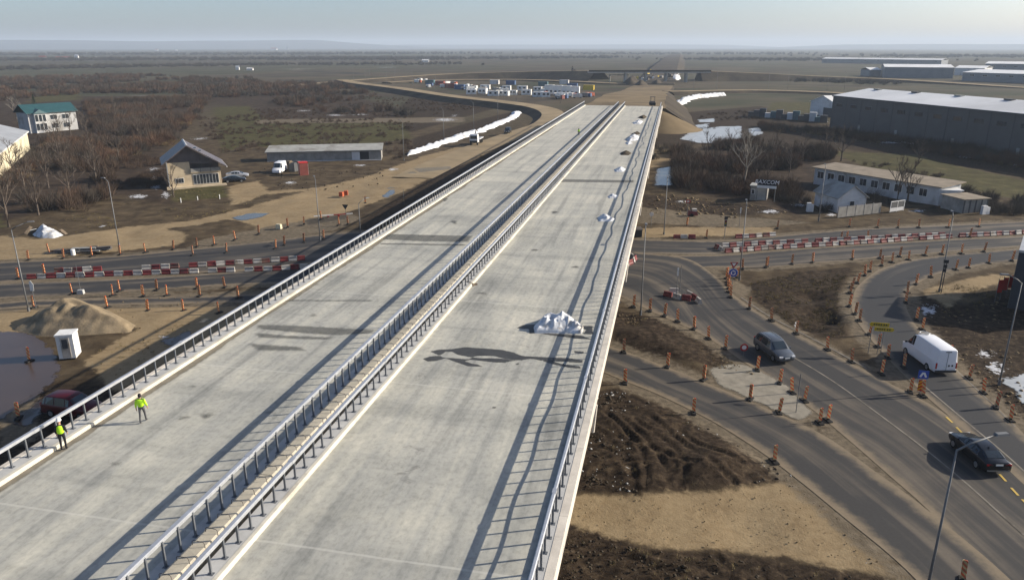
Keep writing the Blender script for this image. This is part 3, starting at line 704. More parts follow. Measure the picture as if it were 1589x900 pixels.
# fascia beams along both outer edges
for x0, x1 in ((-3.75,-3.36), (-31.55,-31.25)):
    n = int((Y1-Y0)//6)
    for i in range(n+1):
        a = Y0+i*6; b = min(a+5.985, Y1)
        if b-a > .5: P_(MB().bx(x0, x1, a, b, DZ-.62, DZ+.205), 'edge_beam', MT['fascia'])
# concrete upstand of the median, cast in bays
UZ = DZ+.42
i = 0; y = Y0
while y < Y1-.3:
    L_ = 8.0; b = min(y+L_-.02, Y1); h = UZ + (.015 if i % 2 else 0)
    P_(MB().extr([(-18.42, DZ-.4),(-18.42, h-.05),(-18.37, h),(-17.72, h),(-17.67, h-.05),(-17.67, DZ-.4)], y, b), 'median_upstand', MT['upst'])
    y += L_; i += 1
# rebar hoops standing over the upstand, one per metre
hm = MB(); hp = [(-.26,0,-.04),(-.26,0,.17),(-.21,0,.22),(.25,0,.22),(.30,0,.17),(.34,0,-.10),(.34,0,-.3)]
hm.tube(hp, .014, 5)
hmesh = hm.mesh('rebar_hoop', MT['rebar']); far_h = MB()
for k in range(int(Y1-Y0)-1):
    y = Y0+.5+k
    if 18 < y < 75:
        o = link('rebar_hoop', hmesh, br); o.location = (-18.02+17.4+random.uniform(-.03,.03), y-Y0+random.uniform(-.06,.06), UZ); o.rotation_euler = (0, random.uniform(-.08,.08), random.uniform(-.12,.12))
    else:
        far_h.tube([(p[0]-18.02, y, p[2]+UZ) for p in hp], .014, 3)
tag(P_(far_h, 'rebar_hoops', MT['rebar'], fix=False), kind='stuff')
# girders and piers
for x in (-30.2,-27.4,-24.6,-21.8,-19.2,-16.9,-13.9,-10.9,-7.9,-4.7):
    m = MB(); pr = [(-.28,DZ-2.0),(.28,DZ-2.0),(.28,DZ-1.75),(.11,DZ-1.55),(.11,DZ-.75),(.55,DZ-.58),(.55,DZ-.43),(-.55,DZ-.43),(-.55,DZ-.58),(-.11,DZ-.75),(-.11,DZ-1.55),(-.28,DZ-1.75)]
    m.extr([(a+x, b) for a, b in pr], Y0, Y1-1); P_(m, 'girder', MT['girder'])
for yp in (9.6, 41.6, 73.5, 105.6, 137.5, 169.5, 201.5, 233.5):
    for xc, hw in ((-24.7, 6.2), (-10.1, 6.35)):
        m = MB(); pr = [(xc-hw, DZ-2.02),(xc-hw, DZ-2.5),(xc-hw+.6, DZ-3.1),(xc+hw-.6, DZ-3.1),(xc+hw, DZ-2.5),(xc+hw, DZ-2.02)]
        m.extr(pr, yp-.9, yp+.9); cap = P_(m, 'pier_cap', MT['fascia'])
        for dx in (-3.8, 0, 3.8):
            m = MB(); m.tube([(xc+dx, yp, -.3), (xc+dx, yp, DZ-3.1)], .65, 14); P_(m, 'pier_column', MT['girder'])
    # drain pipe dropping from the sunlit edge at each pier
    m = MB(); m.tube([(-3.52,yp,DZ-.62),(-3.52,yp,DZ-1.1),(-3.62,yp,DZ-3.0)], [.20,.17,.13], 8); P_(m, 'drain_pipe', MT['fascia'])
P_(MB().bx(-31.2,-18.2,Y1-1,Y1+.6,-.3,DZ-.44).bx(-17.1,-3.6,Y1-1,Y1+.6,-.3,DZ-.44), 'abutment', MT['fascia'])
# wet patches left on the deck
Z12 = lambda L: ragged([G2(620+a/5.293, 480+b/5.293, DZ) for a, b in L], .05, .35, 3)
for q in [[(245,345),(330,330),(420,325),(540,308),(720,320),(850,335),(940,355),(1010,380),(1160,390),(1400,400),(1510,415),(1500,440),(1330,432),(1200,425),(1080,408),(1000,420),(930,415),(860,405),(780,385),(640,382),(600,395),(480,375),(430,350),(380,350),(330,380)],
          [(185,405),(250,385),(330,380),(360,395),(450,400),(560,410),(600,395),(860,405),(930,415),(1000,420),(920,425),(860,440),(740,432),(580,415),(540,425),(600,445),(640,450),(690,472),(560,468),(480,440),(380,405),(300,425),(230,428)],
          [(1150,415),(1250,420),(1330,445),(1480,465),(1500,490),(1380,478),(1240,450)], [(945,445),(985,440),(988,455),(950,458)],
          [(955,155),(1010,130),(1120,122),(1140,150),(1110,200),(1065,200),(1060,165)], [(1430,340),(1520,345),(1510,365),(1435,360)], [(755,802),(790,800),(792,812),(760,814)],
          [(1440,130),(1590,135),(1590,205),(1500,205),(1530,170)], [(1150,190),(1300,200),(1500,215),(1590,250),(1440,238),(1300,222),(1180,205)]]:
    o = sheet('wet_patch', Z12(q), DZ+.004+.0006*len(br.children)/40, MT['wetf'], .11, .4); o.parent = br; o.matrix_parent_inverse = Matrix.Translation((17.4, -Y0, 0))
for k, (a, b, w_, h_) in enumerate([(345,492,9,3),(318,497,10,4),(486,490,7,2.5),(690,310,6,2.5),(705,345,6,2.5),(895,415,7,2.5),(830,388,6,2),(240,664,10,2.5),(285,648,11,3),(320,645,13,4),(300,600,7,2.5),(262,612,7,2.2),(748,455,8,2.5),(640,268,7,1.6),(606,292,8,1.8),(860,330,7,2),(560,560,9,3),(180,720,10,3),(420,640,10,3)]):
    t_ = np.linspace(0, 2*PI, 14)[:-1]
    pts = [G2(a+w_*math.cos(t)*(1+.35*math.sin(3*t+k)), b+h_*math.sin(t)*(1+.3*math.cos(2*t+k)), DZ) for t in t_]
    o = sheet('damp_stain', pts, DZ+.006+.0003*k, MT['dampf'], .14, .6); o.parent = br; o.matrix_parent_inverse = Matrix.Translation((17.4, -Y0, 0))
for k, q in enumerate([[(600,363),(735,366),(728,376),(650,375),(593,372)], [(588,377),(725,379),(722,382),(590,380)], [(398,503),(470,505),(540,509),(585,511),(575,518),(520,521),(470,518),(398,511)], [(392,515),(450,520),(525,523),(505,528),(400,525)],
              [(418,465),(578,465),(578,468.5),(420,468)], [(380,532),(470,538),(480,545),(400,545)], [(640,262),(700,258),(702,263),(650,268)], [(850,278),(985,280),(984,284),(850,283)]]):
    o = sheet('damp_streak', [G2(a, b, DZ) for a, b in q], DZ+.013+.0003*k, MT['dampw'], .2, .8); o.parent = br; o.matrix_parent_inverse = Matrix.Translation((17.4, -Y0, 0))
# damp band beside the left kerb
yy = np.arange(Y0, 200, 2.0); xx = -29.75 + .35*(vnoise(yy, yy*0, 5, 3)-.4)
o = sheet('silt_band', [(-30.6, Y0)]+list(zip(xx, yy))+[(-30.6, 200)], DZ+.003, MT['silt'], .3, .3); o.parent = br; o.matrix_parent_inverse = Matrix.Translation((17.4, -Y0, 0))
o.scale.y = 1
# ------------------------------------------------------------------ guardrails
def guardrail(x, label, side, dx=.06, rw=.20, midz=None, hi=125):
    g = thing('guardrail', label, 'guardrail', (x, Y0, DZ+.18))
    RZ = 1.27
    pm = MB(); pm.box((0,0,.6), (.09,.07,1.2)); pm.box((0,0,.012), (.24,.2,.024)); pm.box((-dx*.5*side,0,1.13), (.16,.06,.1))
    pme = pm.mesh('post', MT['post']); farp = MB()
    k = 0; y = .35
    while Y0+y < Y1-.5:
        if 16 < Y0+y < hi:
            o = link('post', pme, g); o.location = (random.uniform(-.012,.012), y+random.uniform(-.02,.02), 0); o.rotation_euler = (random.uniform(-.012,.012), random.uniform(-.012,.012), random.uniform(-.06,.06))
        else: farp.box((0,y,.6), (.09,.07,1.2))
        y += 1.0
    tag(farp.build('posts', MT['post'], g, fix=False), kind='stuff')
    y = 0; n = 0; L_ = Y1-Y0-.3
    while y < L_:      # box rail in sleeved lengths
        e = min(y+12.0, L_)
        m = MB(); m.extr([(-rw/2,RZ-.16),(rw/2,RZ-.16),(rw/2,RZ-.02),(rw/2-.03,RZ),(-rw/2+.03,RZ),(-rw/2,RZ-.02)], y+.004, e-.004)
        o = m.build('top_rail', MT['galv'], g); o.location.x = -dx*side
        m = MB(); m.box((0,e,RZ-.08), (rw+.02,.36,.175)); o2 = m.build('rail_sleeve', MT['galv'], o)
        y = e; n += 1
    return g
guardrail(-30.9, 'galvanised steel guardrail along the kerb where the two workers stand', 1, -.08)
guardrail(-18.68, 'galvanised steel guardrail beside the row of rebar hoops in the median', 1, .12, .24)
guardrail(-16.68, 'galvanised steel guardrail in the median facing the deck with the tarps', 1, -.12, .22)
guardrail(-3.96, 'galvanised steel guardrail on the outer viaduct edge above the mud and beacons', 1, .04, .16)
# loose safety hose tied along the outer guardrail
pts = []
for y in np.arange(Y0+2, 232, 1.0):
    wv = .035*math.sin(y*.9)+.08*max(0, min(1, (y-45)/50))*math.sin(y*.37)+.12*max(0, min(1, (y-55)/60))*(vnoise(np.array([y]), np.array([0.]), 5, 8)[0]-.5)*2
    pts.append((-4.12-.06*max(0, min(1, (y-40)/40))*math.sin(y*.5), y, DZ+.86+wv))
o = MB().tube(pts, .045, 6).build('cable_duct', MT['rubber'], smooth=True)
tag(o, 'black flexible cable duct slung along the outer viaduct guardrail', 'cable duct')

# ------------------------------------------------------------------ striped beacons
bp = MB(); bp.box((0,0,.80), (.27,.07,1.12)); bp.box((0,0,1.385), (.22,.06,.05))
bpm = bp.mesh('panel', MT['beacon'])
bb = MB(); bb.box((0,.05,.055), (.42,.86,.11), taper=.86); bb.box((0,0,.165), (.12,.16,.13)); bbm = bb.mesh('base', MT['rubber'])
def beacon(px, py, label, group, rz=None, z=.03):
    p = G(px, py, z)
    t = thing('traffic_beacon', label, 'beacon', p, 0, group)
    t.rotation_euler = (random.uniform(-.06,.06), random.gauss(0,.05), random.uniform(-.5,.5) if rz is None else rz)
    k = random.uniform(.95, 1.05); t.scale = (k, k, k)
    link('panel', bpm, t); link('base', bbm, t)
Q1 = lambda L, ox, oy: [(ox+a/3.9725, oy+b/3.9725) for a, b in L]
def beacons(L, what, group):
    for a, b in L: beacon(a, b, 'striped orange traffic beacon '+what, group)
A_ = Q1([(632,160),(728,185),(828,210),(918,240),(1000,275),(1100,320),(1190,380),(1293,440)], 800, 430)
beacons(A_, 'lining the muddy island nearest the viaduct', 'beacons along the muddy island')
B_ = Q1([(668,465),(935,555),(1158,635),(1445,755),(675,655),(1097,840)], 800, 430) + Q1([(50,170),(1210,905)], 1189, 674)
beacons(B_, 'beside the lower slip road', 'beacons along the lower slip road')
C_ = Q1([(1440,195),(1578,270)], 800, 430) + Q1([(185,350),(378,450),(527,525)], 1189, 430)
beacons(C_, 'on the dusty verge facing the grey car', 'beacons on the verge opposite the grey car')
D_ = Q1([(1325,125),(1318,95),(1312,72),(1308,50),(1305,30),(1300,8)], 800, 430) + [(1143,431),(1137,424),(1131,440)]
beacons(D_, 'bunched around the round blue sign', 'beacons around the blue sign')
E_2 = Q1([(1490,575)], 800, 430) + Q1([(82,655),(160,715),(235,765),(78,838),(380,885),(330,900)], 1189, 430)
beacons(E_2, 'around the pale concrete apron', 'beacons around the concrete apron')
F_ = Q1([(710,600),(848,560),(750,500),(690,430),(635,355),(575,270),(548,228),(512,180)], 1189, 430) + Q1([(518,895),(528,860),(562,832),(608,785),(640,760),(712,725),(775,705),(878,690)], 1189, 230)
beacons(F_, 'following the inside of the bend used by the white van', 'beacons on the inside of the bend')
G_ = Q1([(860,160),(925,265),(962,325),(1125,500),(1250,625),(1340,715),(1417,805),(1505,885)], 1189, 430) + Q1([(870,890),(922,840),(1015,795),(1168,750),(1247,738),(1372,710),(1515,695)], 1189, 230)
beacons(G_, 'following the outside of the bend used by the white van', 'beacons on the outside of the bend')
H_ = Q1([(5,730),(158,715),(285,705),(530,685),(700,680),(822,670),(978,662),(1082,655),(1203,652),(1342,640)], 1189, 230) + Q1([(1400,745),(1545,735)], 800, 230)
beacons(H_, 'between the main road and the bend', 'beacons between main road and bend')
I_ = Q1([(68,495),(512,485),(685,490),(812,490),(940,490),(1122,490),(1310,485),(1253,548),(628,562),(460,570),(495,570)], 1189, 230) + Q1([(1175,555),(1055,480)], 800, 230)
beacons(I_, 'beside the main road towards the low white building', 'beacons by the main road near the white building')
J_ = Q1([(888,710),(968,735)], 1189, 430)
beacons(J_, 'flanking the square blue arrow sign', 'beacons flanking the arrow sign')
K_ = Q1([(208,190),(445,105),(695,115),(738,88),(882,120),(967,80),(1027,115),(1213,70),(1230,118),(662,190),(910,210),(1130,210),(1350,222),(1470,130),(1385,65)], 0, 430)
beacons(K_, 'on the road near the gravel heap', 'beacons on the road by the gravel heap')
beacons(Q1([(180,520)], 0, 430), 'standing in the muddy pool by the white booth', None)
beacons(Q1([(115,870)], 0, 430), 'beside the red car', None)
L_b = Q1([(175,690),(390,680),(305,650),(568,668),(740,658),(897,645),(1068,625),(1190,660),(1213,610),(1320,598),(1395,645),(1450,565),(113,805),(275,780)], 0, 230) + Q1([(5,530),(185,488),(285,470),(390,440),(110,620),(163,598),(285,580),(405,560),(663,340),(500,475),(555,470)], 400, 230)
beacons(L_b, 'along the road edge below the brown-roofed house', 'beacons on the road below the house')

# ------------------------------------------------------------------ plastic barrier blocks
jm = MB(); jm.extr([(-.24,0),(.24,0),(.24,.14),(.13,.28),(.11,.58),(.07,.62),(-.07,.62),(-.11,.58),(-.13,.28),(-.24,.14)], -.53, .53)
jr = jm.mesh('barrier_block', MT['rplas']); jw = jm.mesh('barrier_block', MT['wplas'])
jc = MB(); jc.box((0,.53,.45), (.1,.1,.5)); 
def jersey(x, y, rz, red, label, group):
    o = link('barrier_block', jr if red else jw); o.location = (x, y, .02); o.rotation_euler = (random.uniform(-.02,.02), random.uniform(-.02,.02), rz+random.uniform(-.09,.09)); o.scale = (1, random.uniform(.94,1.0), random.uniform(.92,1.06))
    tag(o, ('red' if red else 'white')+' plastic barrier block '+label, 'barrier', group+(' red' if red else ' white'))
def jrow(P, label, group, step=1.16, start=0):
    W = [np.array(q) for q in PX(P)]; seg = [np.linalg.norm(b-a) for a, b in zip(W, W[1:])]; tot = sum(seg); k = 0; d = 0
    while d < tot:
        if random.random() < .06: d += step; k += 1; continue
        e = d; i = 0
        while i < len(seg)-1 and e > seg[i]: e -= seg[i]; i += 1
        u = (W[i+1]-W[i])/seg[i]; p = W[i]+u*e
        jersey(p[0]+random.uniform(-.05,.05), p[1]+random.uniform(-.05,.05), math.atan2(u[1], u[0])-PI/2, (k+start) % 2 == 0, label, group); d += step; k += 1
jrow([(50,432.5),(126,430),(252,425.5),(400,421),(475,417)], 'in the front row by the gravel heap', 'front row of blocks by the gravel heap')
jrow([(228,418.5),(300,414.5),(400,408.5),(475,403)], 'in the back row towards the brown-roofed house', 'back row of blocks towards the house', start=1)
jrow([(92,423),(130,421.5),(175,419)], 'in the short middle row beside the lamp post', 'short middle row of blocks')
jrow([(1130,392),(1189,387.5),(1315,380),(1481,369)], 'in the front row of the main road opposite the white building', 'front row of blocks on the main road')
jrow([(1125,383.5),(1189,380),(1315,374),(1470,366)], 'in the back row of the main road opposite the white building', 'back row of blocks on the main road', start=1)
jrow([(1112,386),(1120,390)], 'closing the end of the two long rows', 'blocks closing the long rows')
jrow([(1492,368),(1525,366.5)], 'beside the gap at the end of the long rows', 'blocks beside the gap')
jrow([(1510,367.5),(1589,363),(1680,357)], 'in the single row past the gap', 'single row of blocks past the gap', start=0)
jrow([(1146,370),(1200,366.5)], 'on the far verge near the traffic light', 'blocks on the far verge')
jrow([(1050,370),(1078,370)], 'in the short row on the far verge', 'short row of blocks on the far verge')
jrow([(1037,460),(1052,464),(1066,466)], 'in the small heaped island with two thin poles', 'blocks of the small heaped island')
jrow([(1046,455),(1060,455),(1072,461),(1089,474)], 'in the outer arm of the small heaped island', 'blocks in the outer arm of the island', start=1)
jrow([(944,391),(962,393),(975,397),(983,402)], 'in the curved row emerging under the viaduct', 'curved row of blocks under the viaduct', start=1)
jrow([(985,404),(982,409),(972,413),(960,415),(946,416)], 'in the low curved row beside the viaduct edge', 'low curved row of blocks', start=0)

# ------------------------------------------------------------------ lamp posts
def lamp_post(base, h, arm, label, group=None, az=0.0):
    t = thing('lamp_post', label, 'lamp post', (*base, 0), 0, group)
    MB().tube([(0,0,-.2),(0,0,h*.35),(0,0,h)], [.085,.072,.045], 8).build('pole', MT['lamp'], t, smooth=True)
    MB().tube([(0,0,0),(0,0,.5)], .14, 8).build('base_sleeve', MT['lamp'], t)
    ca, sa = math.cos(az), math.sin(az)
    MB().tube([(0,0,h-.05),(ca*arm*.35,sa*arm*.35,h+.28),(ca*arm,sa*arm,h+.62)], [.05,.045,.04], 6).build('arm', MT['lamp'], t, smooth=True)
    m = MB(); m.box((ca*(arm+.3),sa*(arm+.3),h+.66), (.72,.26,.10), rz=az, taper=.8); m.build('lamp_head', MT['lamp'], t)
    return t
for (b, h, arm, az, lab) in [
    ((45,484), 9.4, 1.6, .6, 'tall grey lamp post beside the gravel heap'),
    ((185,382), 9.4, .5, PI, 'tall grey lamp post rising from the tan gravel below the thicket'),
    ((497,373), 9.0, .5, PI*.7, 'grey lamp post beside the dirt yard with the red cabinet'),
    ((1428,965), 10.0, 1.9, .35, 'tall grey lamp post by the slip road nearest the black car'),
    ((1550,597), 9.3, 1.1, PI, 'tall grey lamp post on the muddy verge behind the white van'),
    ((1457,454), 9.1, .4, PI/2, 'grey lamp post with control boxes beside the bend'),
    ((1270,343), 8.8, .4, PI/2, 'grey lamp post near the little gabled white house'),
    ((1147,434), 9.4, .4, PI/2, 'grey lamp post beside the round blue sign'),
    ((994,489), 9.4, .4, PI/2, 'grey lamp post between the viaduct and the muddy island'),
    ((1030,365.5), 8.3, .4, PI/2, 'grey lamp post on the far verge beside the viaduct'),
    ((560,372), 5.6, 1.2, .9, 'short grey lamp post with bent arm half hidden behind the viaduct')]:
    lamp_post(G2(*b), h, arm, lab, None, az)
for a, b, h in [(627,249,9.5),(689,221,9.5),(735,201,9),(772.5,186,9)]:
    lamp_post(G2(a, b), h, .5, 'slim lamp post along the strip of snow beside the gravel road', 'lamp posts along the snow strip', PI)
for a, b in [(549,127),(567,125),(574,124),(600,128),(613,126),(660,129),(676,138),(694,141),(640,131),(782,150),(801,154),(870,158)]:
    lamp_post(G2(a, b, 1.0), 11, .6, 'distant slim pole beside the curving gravel road', 'distant poles by the gravel road', PI)
for a, b in [(1076,142),(1112,138),(1192,140),(1222,139),(1283,142),(1310,140)]:
    lamp_post(G2(a, b), 11, .6, 'distant slim pole on the plain beyond the white snow strip', 'distant poles beyond the snow', PI)

# ------------------------------------------------------------------ signs
def pole(t, h, r=.035, x=0, y=0): MB().tube([(x,y,-.1),(x,y,h)], r, 6).build('pole', MT['lamp'], t)
def disc(r, n=20): return [(r*math.cos(2*PI*i/n), r*math.sin(2*PI*i/n)) for i in range(n)]
def face(t, name, P, y0, y1, mat, cz):      # polygon in xz plane, thickness along y
    m = MB(); n = len(P); V = [(p[0], y0, p[1]+cz) for p in P]+[(p[0], y1, p[1]+cz) for p in P]
    m.add(V, [tuple(range(n)), tuple(range(2*n-1, n-1, -1))]+[(i, (i+1) % n, n+(i+1) % n, n+i) for i in range(n)]); return m.build(name, mat, t)
# roundabout sign with yield triangle above
p = G(1136,442); t = thing('road_sign', 'round blue roundabout sign under a yield triangle on a thin pole', 'road sign', p, .1); pole(t, 2.9)
d_ = face(t, 'blue_disc', disc(.52), -.03, -.01, MT['bluep'], 1.55)
face(d_, 'white_rim', disc(.56), -.008, .004, MT['white'], 1.55)
for k in range(3):
    a = k*2*PI/3+.3; P = [(.20*math.cos(a+q), .20*math.sin(a+q)) for q in np.linspace(0, 1.25, 5)]+[(.31*math.cos(a+q), .31*math.sin(a+q)) for q in np.linspace(1.25, 0, 5)]
    face(d_, 'white_arrow', P, -.038, -.031, MT['white'], 1.55)
    e = a+1.25; face(d_, 'white_arrow', [(.13*math.cos(e), .13*math.sin(e)), (.38*math.cos(e), .38*math.sin(e)), (.27*math.cos(e+.62), .27*math.sin(e+.62))], -.037, -.032, MT['white'], 1.55)
tri = lambda s: [(-s, .5*s), (s, .5*s), (0, -1.1*s)]
q = face(t, 'red_triangle', tri(.5), -.03, -.01, MT['redp'], 2.65); face(q, 'white_centre', tri(.27), -.038, -.031, MT['white'], 2.66)
# arrow sign on the splitter island
p = G(1427,612); t = thing('road_sign', 'square blue sign with white arrow above a chevron board', 'road sign', p, -.05); pole(t, 2.0)
q = face(t, 'blue_panel', [(-.40,-.36),(.40,-.36),(.40,.36),(-.40,.36)], -.05, -.03, MT['bluep'], 1.85)
face(q, 'white_arrow', [(-.30,-.20),(-.15,-.25),(-.02,.02),(.02,.02),(.15,-.25),(.30,-.20),(.11,.20),(-.11,.20)], -.058, -.051, MT['white'], 1.86)
q = face(t, 'chevron_board', [(-.26,-.5),(.26,-.5),(.26,.5),(-.26,.5)], -.05, -.03, MT['redp'], .85)
for z in (-.32, .0, .3): face(q, 'yellow_chevron', [(-.26,z-.14),(0,z+.06),(.26,z-.14),(.26,z+.02),(0,z+.2),(-.26,z+.02)], -.058, -.051, MT['yellowp'], .82)
# yellow direction boards (double post)
p = G(1360,549); t = thing('direction_sign', 'two yellow direction boards on thin posts beside the bend', 'direction sign', p, .0)
for x in (-.75, .05, .35): pole(t, 3.2, .03, x)
def text(body, size, mat, parent, loc, name='lettering', rx=PI/2, extr=.004, shear=0):
    c = bpy.data.curves.new(name, 'FONT'); c.body = body; c.size = size; c.align_x = 'CENTER'; c.align_y = 'CENTER'; c.extrude = extr; c.shear = shear; c.resolution_u = 2
    o = bpy.data.objects.new(name, c); C.objects.link(o)
    me = bpy.data.meshes.new_from_object(o.evaluated_get(bpy.context.evaluated_depsgraph_get())); bpy.data.objects.remove(o)
    me.name = name; me.materials.clear(); me.materials.append(mat); q = link(name, me, parent); q.location = loc; q.rotation_euler = (rx, 0, 0); return q
for z, x, s_ in ((3.0,-.10,-1), (2.55,.25,1)):
    pts = [(-.8,-.19),(.8,-.19),(.98,0),(.8,.19),(-.8,.19)] if s_ > 0 else [(-.8,-.19),(.8,-.19),(.8,.19),(-.8,.19),(-.98,0)]
    b = face(t, 'yellow_board', [(a+x, c) for a, c in pts], -.06, -.035, MT['yellowp'], z)
    m = MB(); 
    for k in range(6): m.bx(x-.58+k*.2+(.06 if k > 3 else 0), x-.44+k*.2+(.06 if k > 3 else 0), -.066, -.061, z-.07, z+.07)
    m.build('lettering', MT['blackp'], b)
# traffic light on the far verge
p = G(1124,369); t = thing('traffic_light', 'dark traffic light head on a pole by the far verge', 'traffic light', p, 0); pole(t, 2.6, .05)
MB().box((0,-.02,2.3), (.36,.25,.95)).build('signal_head', MT['blackp'], t); MB().box((0,-.02,3.1), (.5,.08,.5)).build('back_board', MT['blackp'], t)
for z, mt in ((2.6,'redp'),(2.3,'yellowp'),(2.0,'greenc')): MB().tube([(0,-.15,z),(0,-.19,z)], .1, 10).build('lens', MT[mt], t)
# smaller posts and panels
def small_sign(px, py, h, kind, label):
    t = thing('road_sign', label, 'road sign', G(px, py), random.uniform(-.2,.2)); pole(t, h)
    if kind == 'white': face(t, 'panel', disc(.34, 14), -.05, -.03, MT['white'], h-.3)
    elif kind == 'tri': q = face(t, 'panel', tri(.55), -.05, -.03, MT['blackp'], h-.4)
    elif kind == 'tall': face(t, 'panel', [(-.22,-.55),(.22,-.55),(.3,.2),(0,.65),(-.2,.4)], -.05, -.03, MT['white'], h-.6)
    elif kind == 'dir': q = face(t, 'panel', [(-.35,-.25),(.35,-.25),(.35,.25),(-.35,.25)], -.05, -.03, MT['redp'], h-.3); face(q, 'panel_centre', [(-.2,-.12),(.2,-.12),(.2,.12),(-.2,.12)], -.058, -.051, MT['white'], h-.3)
    elif kind == 'pole': MB().box((0,0,h-.5), (.16,.1,.9)).build('sleeve', MT['white'], t)
small_sign(1010,352,2.4,'white','round white sign on a thin pole by the dirt verge beside the viaduct')
small_sign(1065,351,4.4,'dir','red-rimmed sign high on a pole by the dirt verge')
small_sign(537,338,2.4,'tri','dark triangular sign seen from behind beside the dirt yard')
small_sign(56,478,3.2,'tall','pale leaf-shaped sign panel beside the gravel heap')
small_sign(1235,640,3.4,'plain','thin bare signpost on the concrete apron')
small_sign(1049,464,3.8,'pole','thin pole with white sleeve in the small barrier island')
small_sign(1054,463,4.0,'plain','thin bare pole in the small barrier island')
small_sign(627,318,3.0,'plain','thin pole at the shaded foot of the viaduct')
small_sign(1147,352,3.2,'pole','thin pole with white sleeve by the traffic light')
t = thing('concrete_foot_pole', 'thin pole set in a concrete block between the road beacons', 'pole', G(126,456), .3); pole(t, 3.6, .03)
MB().box((0,0,.25), (.7,.5,.5), taper=.9).build('concrete_block', MT['walk'], t)
t = thing('round_sign', 'small round red-rimmed sign lying behind the grey car', 'road sign', G(1153,554), .2); pole(t, 1.1, .03)
q = face(t, 'red_ring', disc(.38, 16), -.04, -.02, MT['redp'], 1.0); face(q, 'centre', disc(.22, 14), -.048, -.041, MT['plasterw'], 1.0)
# round black sign on the control lamp post, seen as one cluster with its boxes
t = thing('control_cabinet', 'cluster of dark control boxes strapped to the lamp post by the bend', 'control box', G(1458,455)+np.array([0,-.2,0]), 0)
for z, s_ in ((4.0,.5),(3.4,.35),(2.9,.3)): MB().box((0,0,z), (s_,.2,.4)).build('box', MT['blackp'], t)
MB().tube([(.1,.02,0),(.1,.02,4)], .05, 6).build('conduit', MT['blackp'], t)

# ------------------------------------------------------------------ vehicles
def loft_car(name, label, ST, paint, glassf, loc, rz, wheels, wr, lights, group=None, cat='car', extra=None):
    """ST: list of stations (x, zbottom, zbelt, ztop, half width body, half width roof) rear to front"""
    t = thing(name, label, cat, loc, rz, group)
    def ring(s):
        x, zb, zl, zt, wb, wt = s; h = [(wb*.90, zb), (wb*.985, zb+.12), (wb, (zb+zl)/2), (wb*.985, zl-.06), (wb*.955, zl), (wt, zt-.045), (wt*.86, zt)]
        return [(x, -y, z) for y, z in h] + [(x, y, z) for y, z in reversed(h)]
    R = [ring(s) for s in ST]; K = 14; m = MB(); V = [p for r in R for p in r]
    F = [(i*K+j, i*K+(j+1) % K, (i+1)*K+(j+1) % K, (i+1)*K+j) for i in range(len(R)-1) for j in range(K)]
    F += [tuple(range(K-1,-1,-1)), tuple((len(R)-1)*K+j for j in range(K))]
    m.add(V, F); b = m.build('body', paint, t)
    bv = b.modifiers.new('bevel', 'BEVEL'); bv.width = .035; bv.segments = 2; bv.limit_method = 'ANGLE'; bv.angle_limit = math.radians(25)
    b.data.polygons.foreach_set('use_smooth', [True]*len(b.data.polygons))
    def pane(nm, quads, ins=.06, off=.012):
        mm = MB()
        for i, j in quads:
            q = [Vector(R[i][j]), Vector(R[i][(j+1) % K]), Vector(R[i+1][(j+1) % K]), Vector(R[i+1][j])]
            c = sum(q, Vector())/4; nn = (q[2]-q[0]).cross(q[3]-q[1]).normalized()
            ctr = Vector((c.x, 0, .75))
            if nn.dot(c-ctr) < 0: nn = -nn
            qq = [a+(c-a).normalized()*min(ins, (c-a).length*.4)+nn*off for a in q]
            mm.add(qq, [(0,1,2,3)])
        o = mm.build(nm, MT['glass'], t, fix=False); sol = o.modifiers.new('s', 'SOLIDIFY'); sol.thickness = .01; return o
    for nm, quads in glassf: pane(nm, quads)
    for wx, wy in wheels:
        for s in (-1, 1):
            o = MB().tube([(0,-.11,0),(0,-.10,0),(0,.10,0),(0,.11,0)], [wr*.82,wr,wr,wr*.82], 20).build('wheel', MT['tyre'], t); o.location = (wx, s*wy, wr)
            rm = MB().tube([(0,-.118,0),(0,.118,0)], wr*.62, 14).build('rim', MT['rim'], o)
    for nm, x, y, z, d, mt in lights:
        for s in (-1, 1): MB().box((x, s*y, z), d, rz=0).build(nm, MT[mt], t)
    for x, z, f in ((ST[0][0]-.012, ST[0][1]+.42, 'rear'), (ST[-1][0]+.012, ST[-1][1]+.22, 'front')): MB().box((x, 0, z), (.02,.5,.12)).build('number_plate', MT['plate'], t)
    if extra: extra(t)
    return t
def mirrors(x, y, z, mat):
    def f(t):
        for s in (-1, 1): MB().box((x, s*y, z), (.12,.22,.14), taper=.8).build('mirror', mat, t)
    return f
SIDE = (4, 8); TOPQ = (5, 6, 7)
SUV = [(-2.28,.42,.95,1.02,.78,.62),(-2.22,.30,1.02,1.10,.90,.70),(-2.05,.26,1.06,1.52,.93,.66),(-1.75,.26,1.07,1.70,.935,.68),(-.9,.26,1.05,1.76,.935,.70),(.1,.26,1.03,1.73,.935,.70),(.45,.26,1.02,1.64,.935,.68),(1.18,.26,1.00,1.07,.93,.74),(1.9,.28,.90,.98,.90,.72),(2.18,.32,.78,.86,.82,.64),(2.28,.42,.66,.72,.70,.56)]
def suv_glass(): return [('windscreen', [(6,5),(6,6),(6,7)]), ('rear_window', [(1,5),(1,6),(1,7)])] + [('side_window', [(i, j)]) for i in (2,3,4,5) for j in SIDE]
def suv_x(t):
    mirrors(.95, 1.02, 1.06, MT['suv'])(t)
    for s in (-1, 1): MB().tube([(-1.6,s*.6,1.74),(-1.5,s*.6,1.80),(.0,s*.6,1.80),(.15,s*.6,1.74)], .022, 6).build('roof_rail', MT['rim'], t)
    MB().box((2.285,0,.62), (.03,.8,.12)).build('grille', MT['blackp'], t)
def place(px, py): p = G(px, py, .03); return (p[0], p[1], .03)
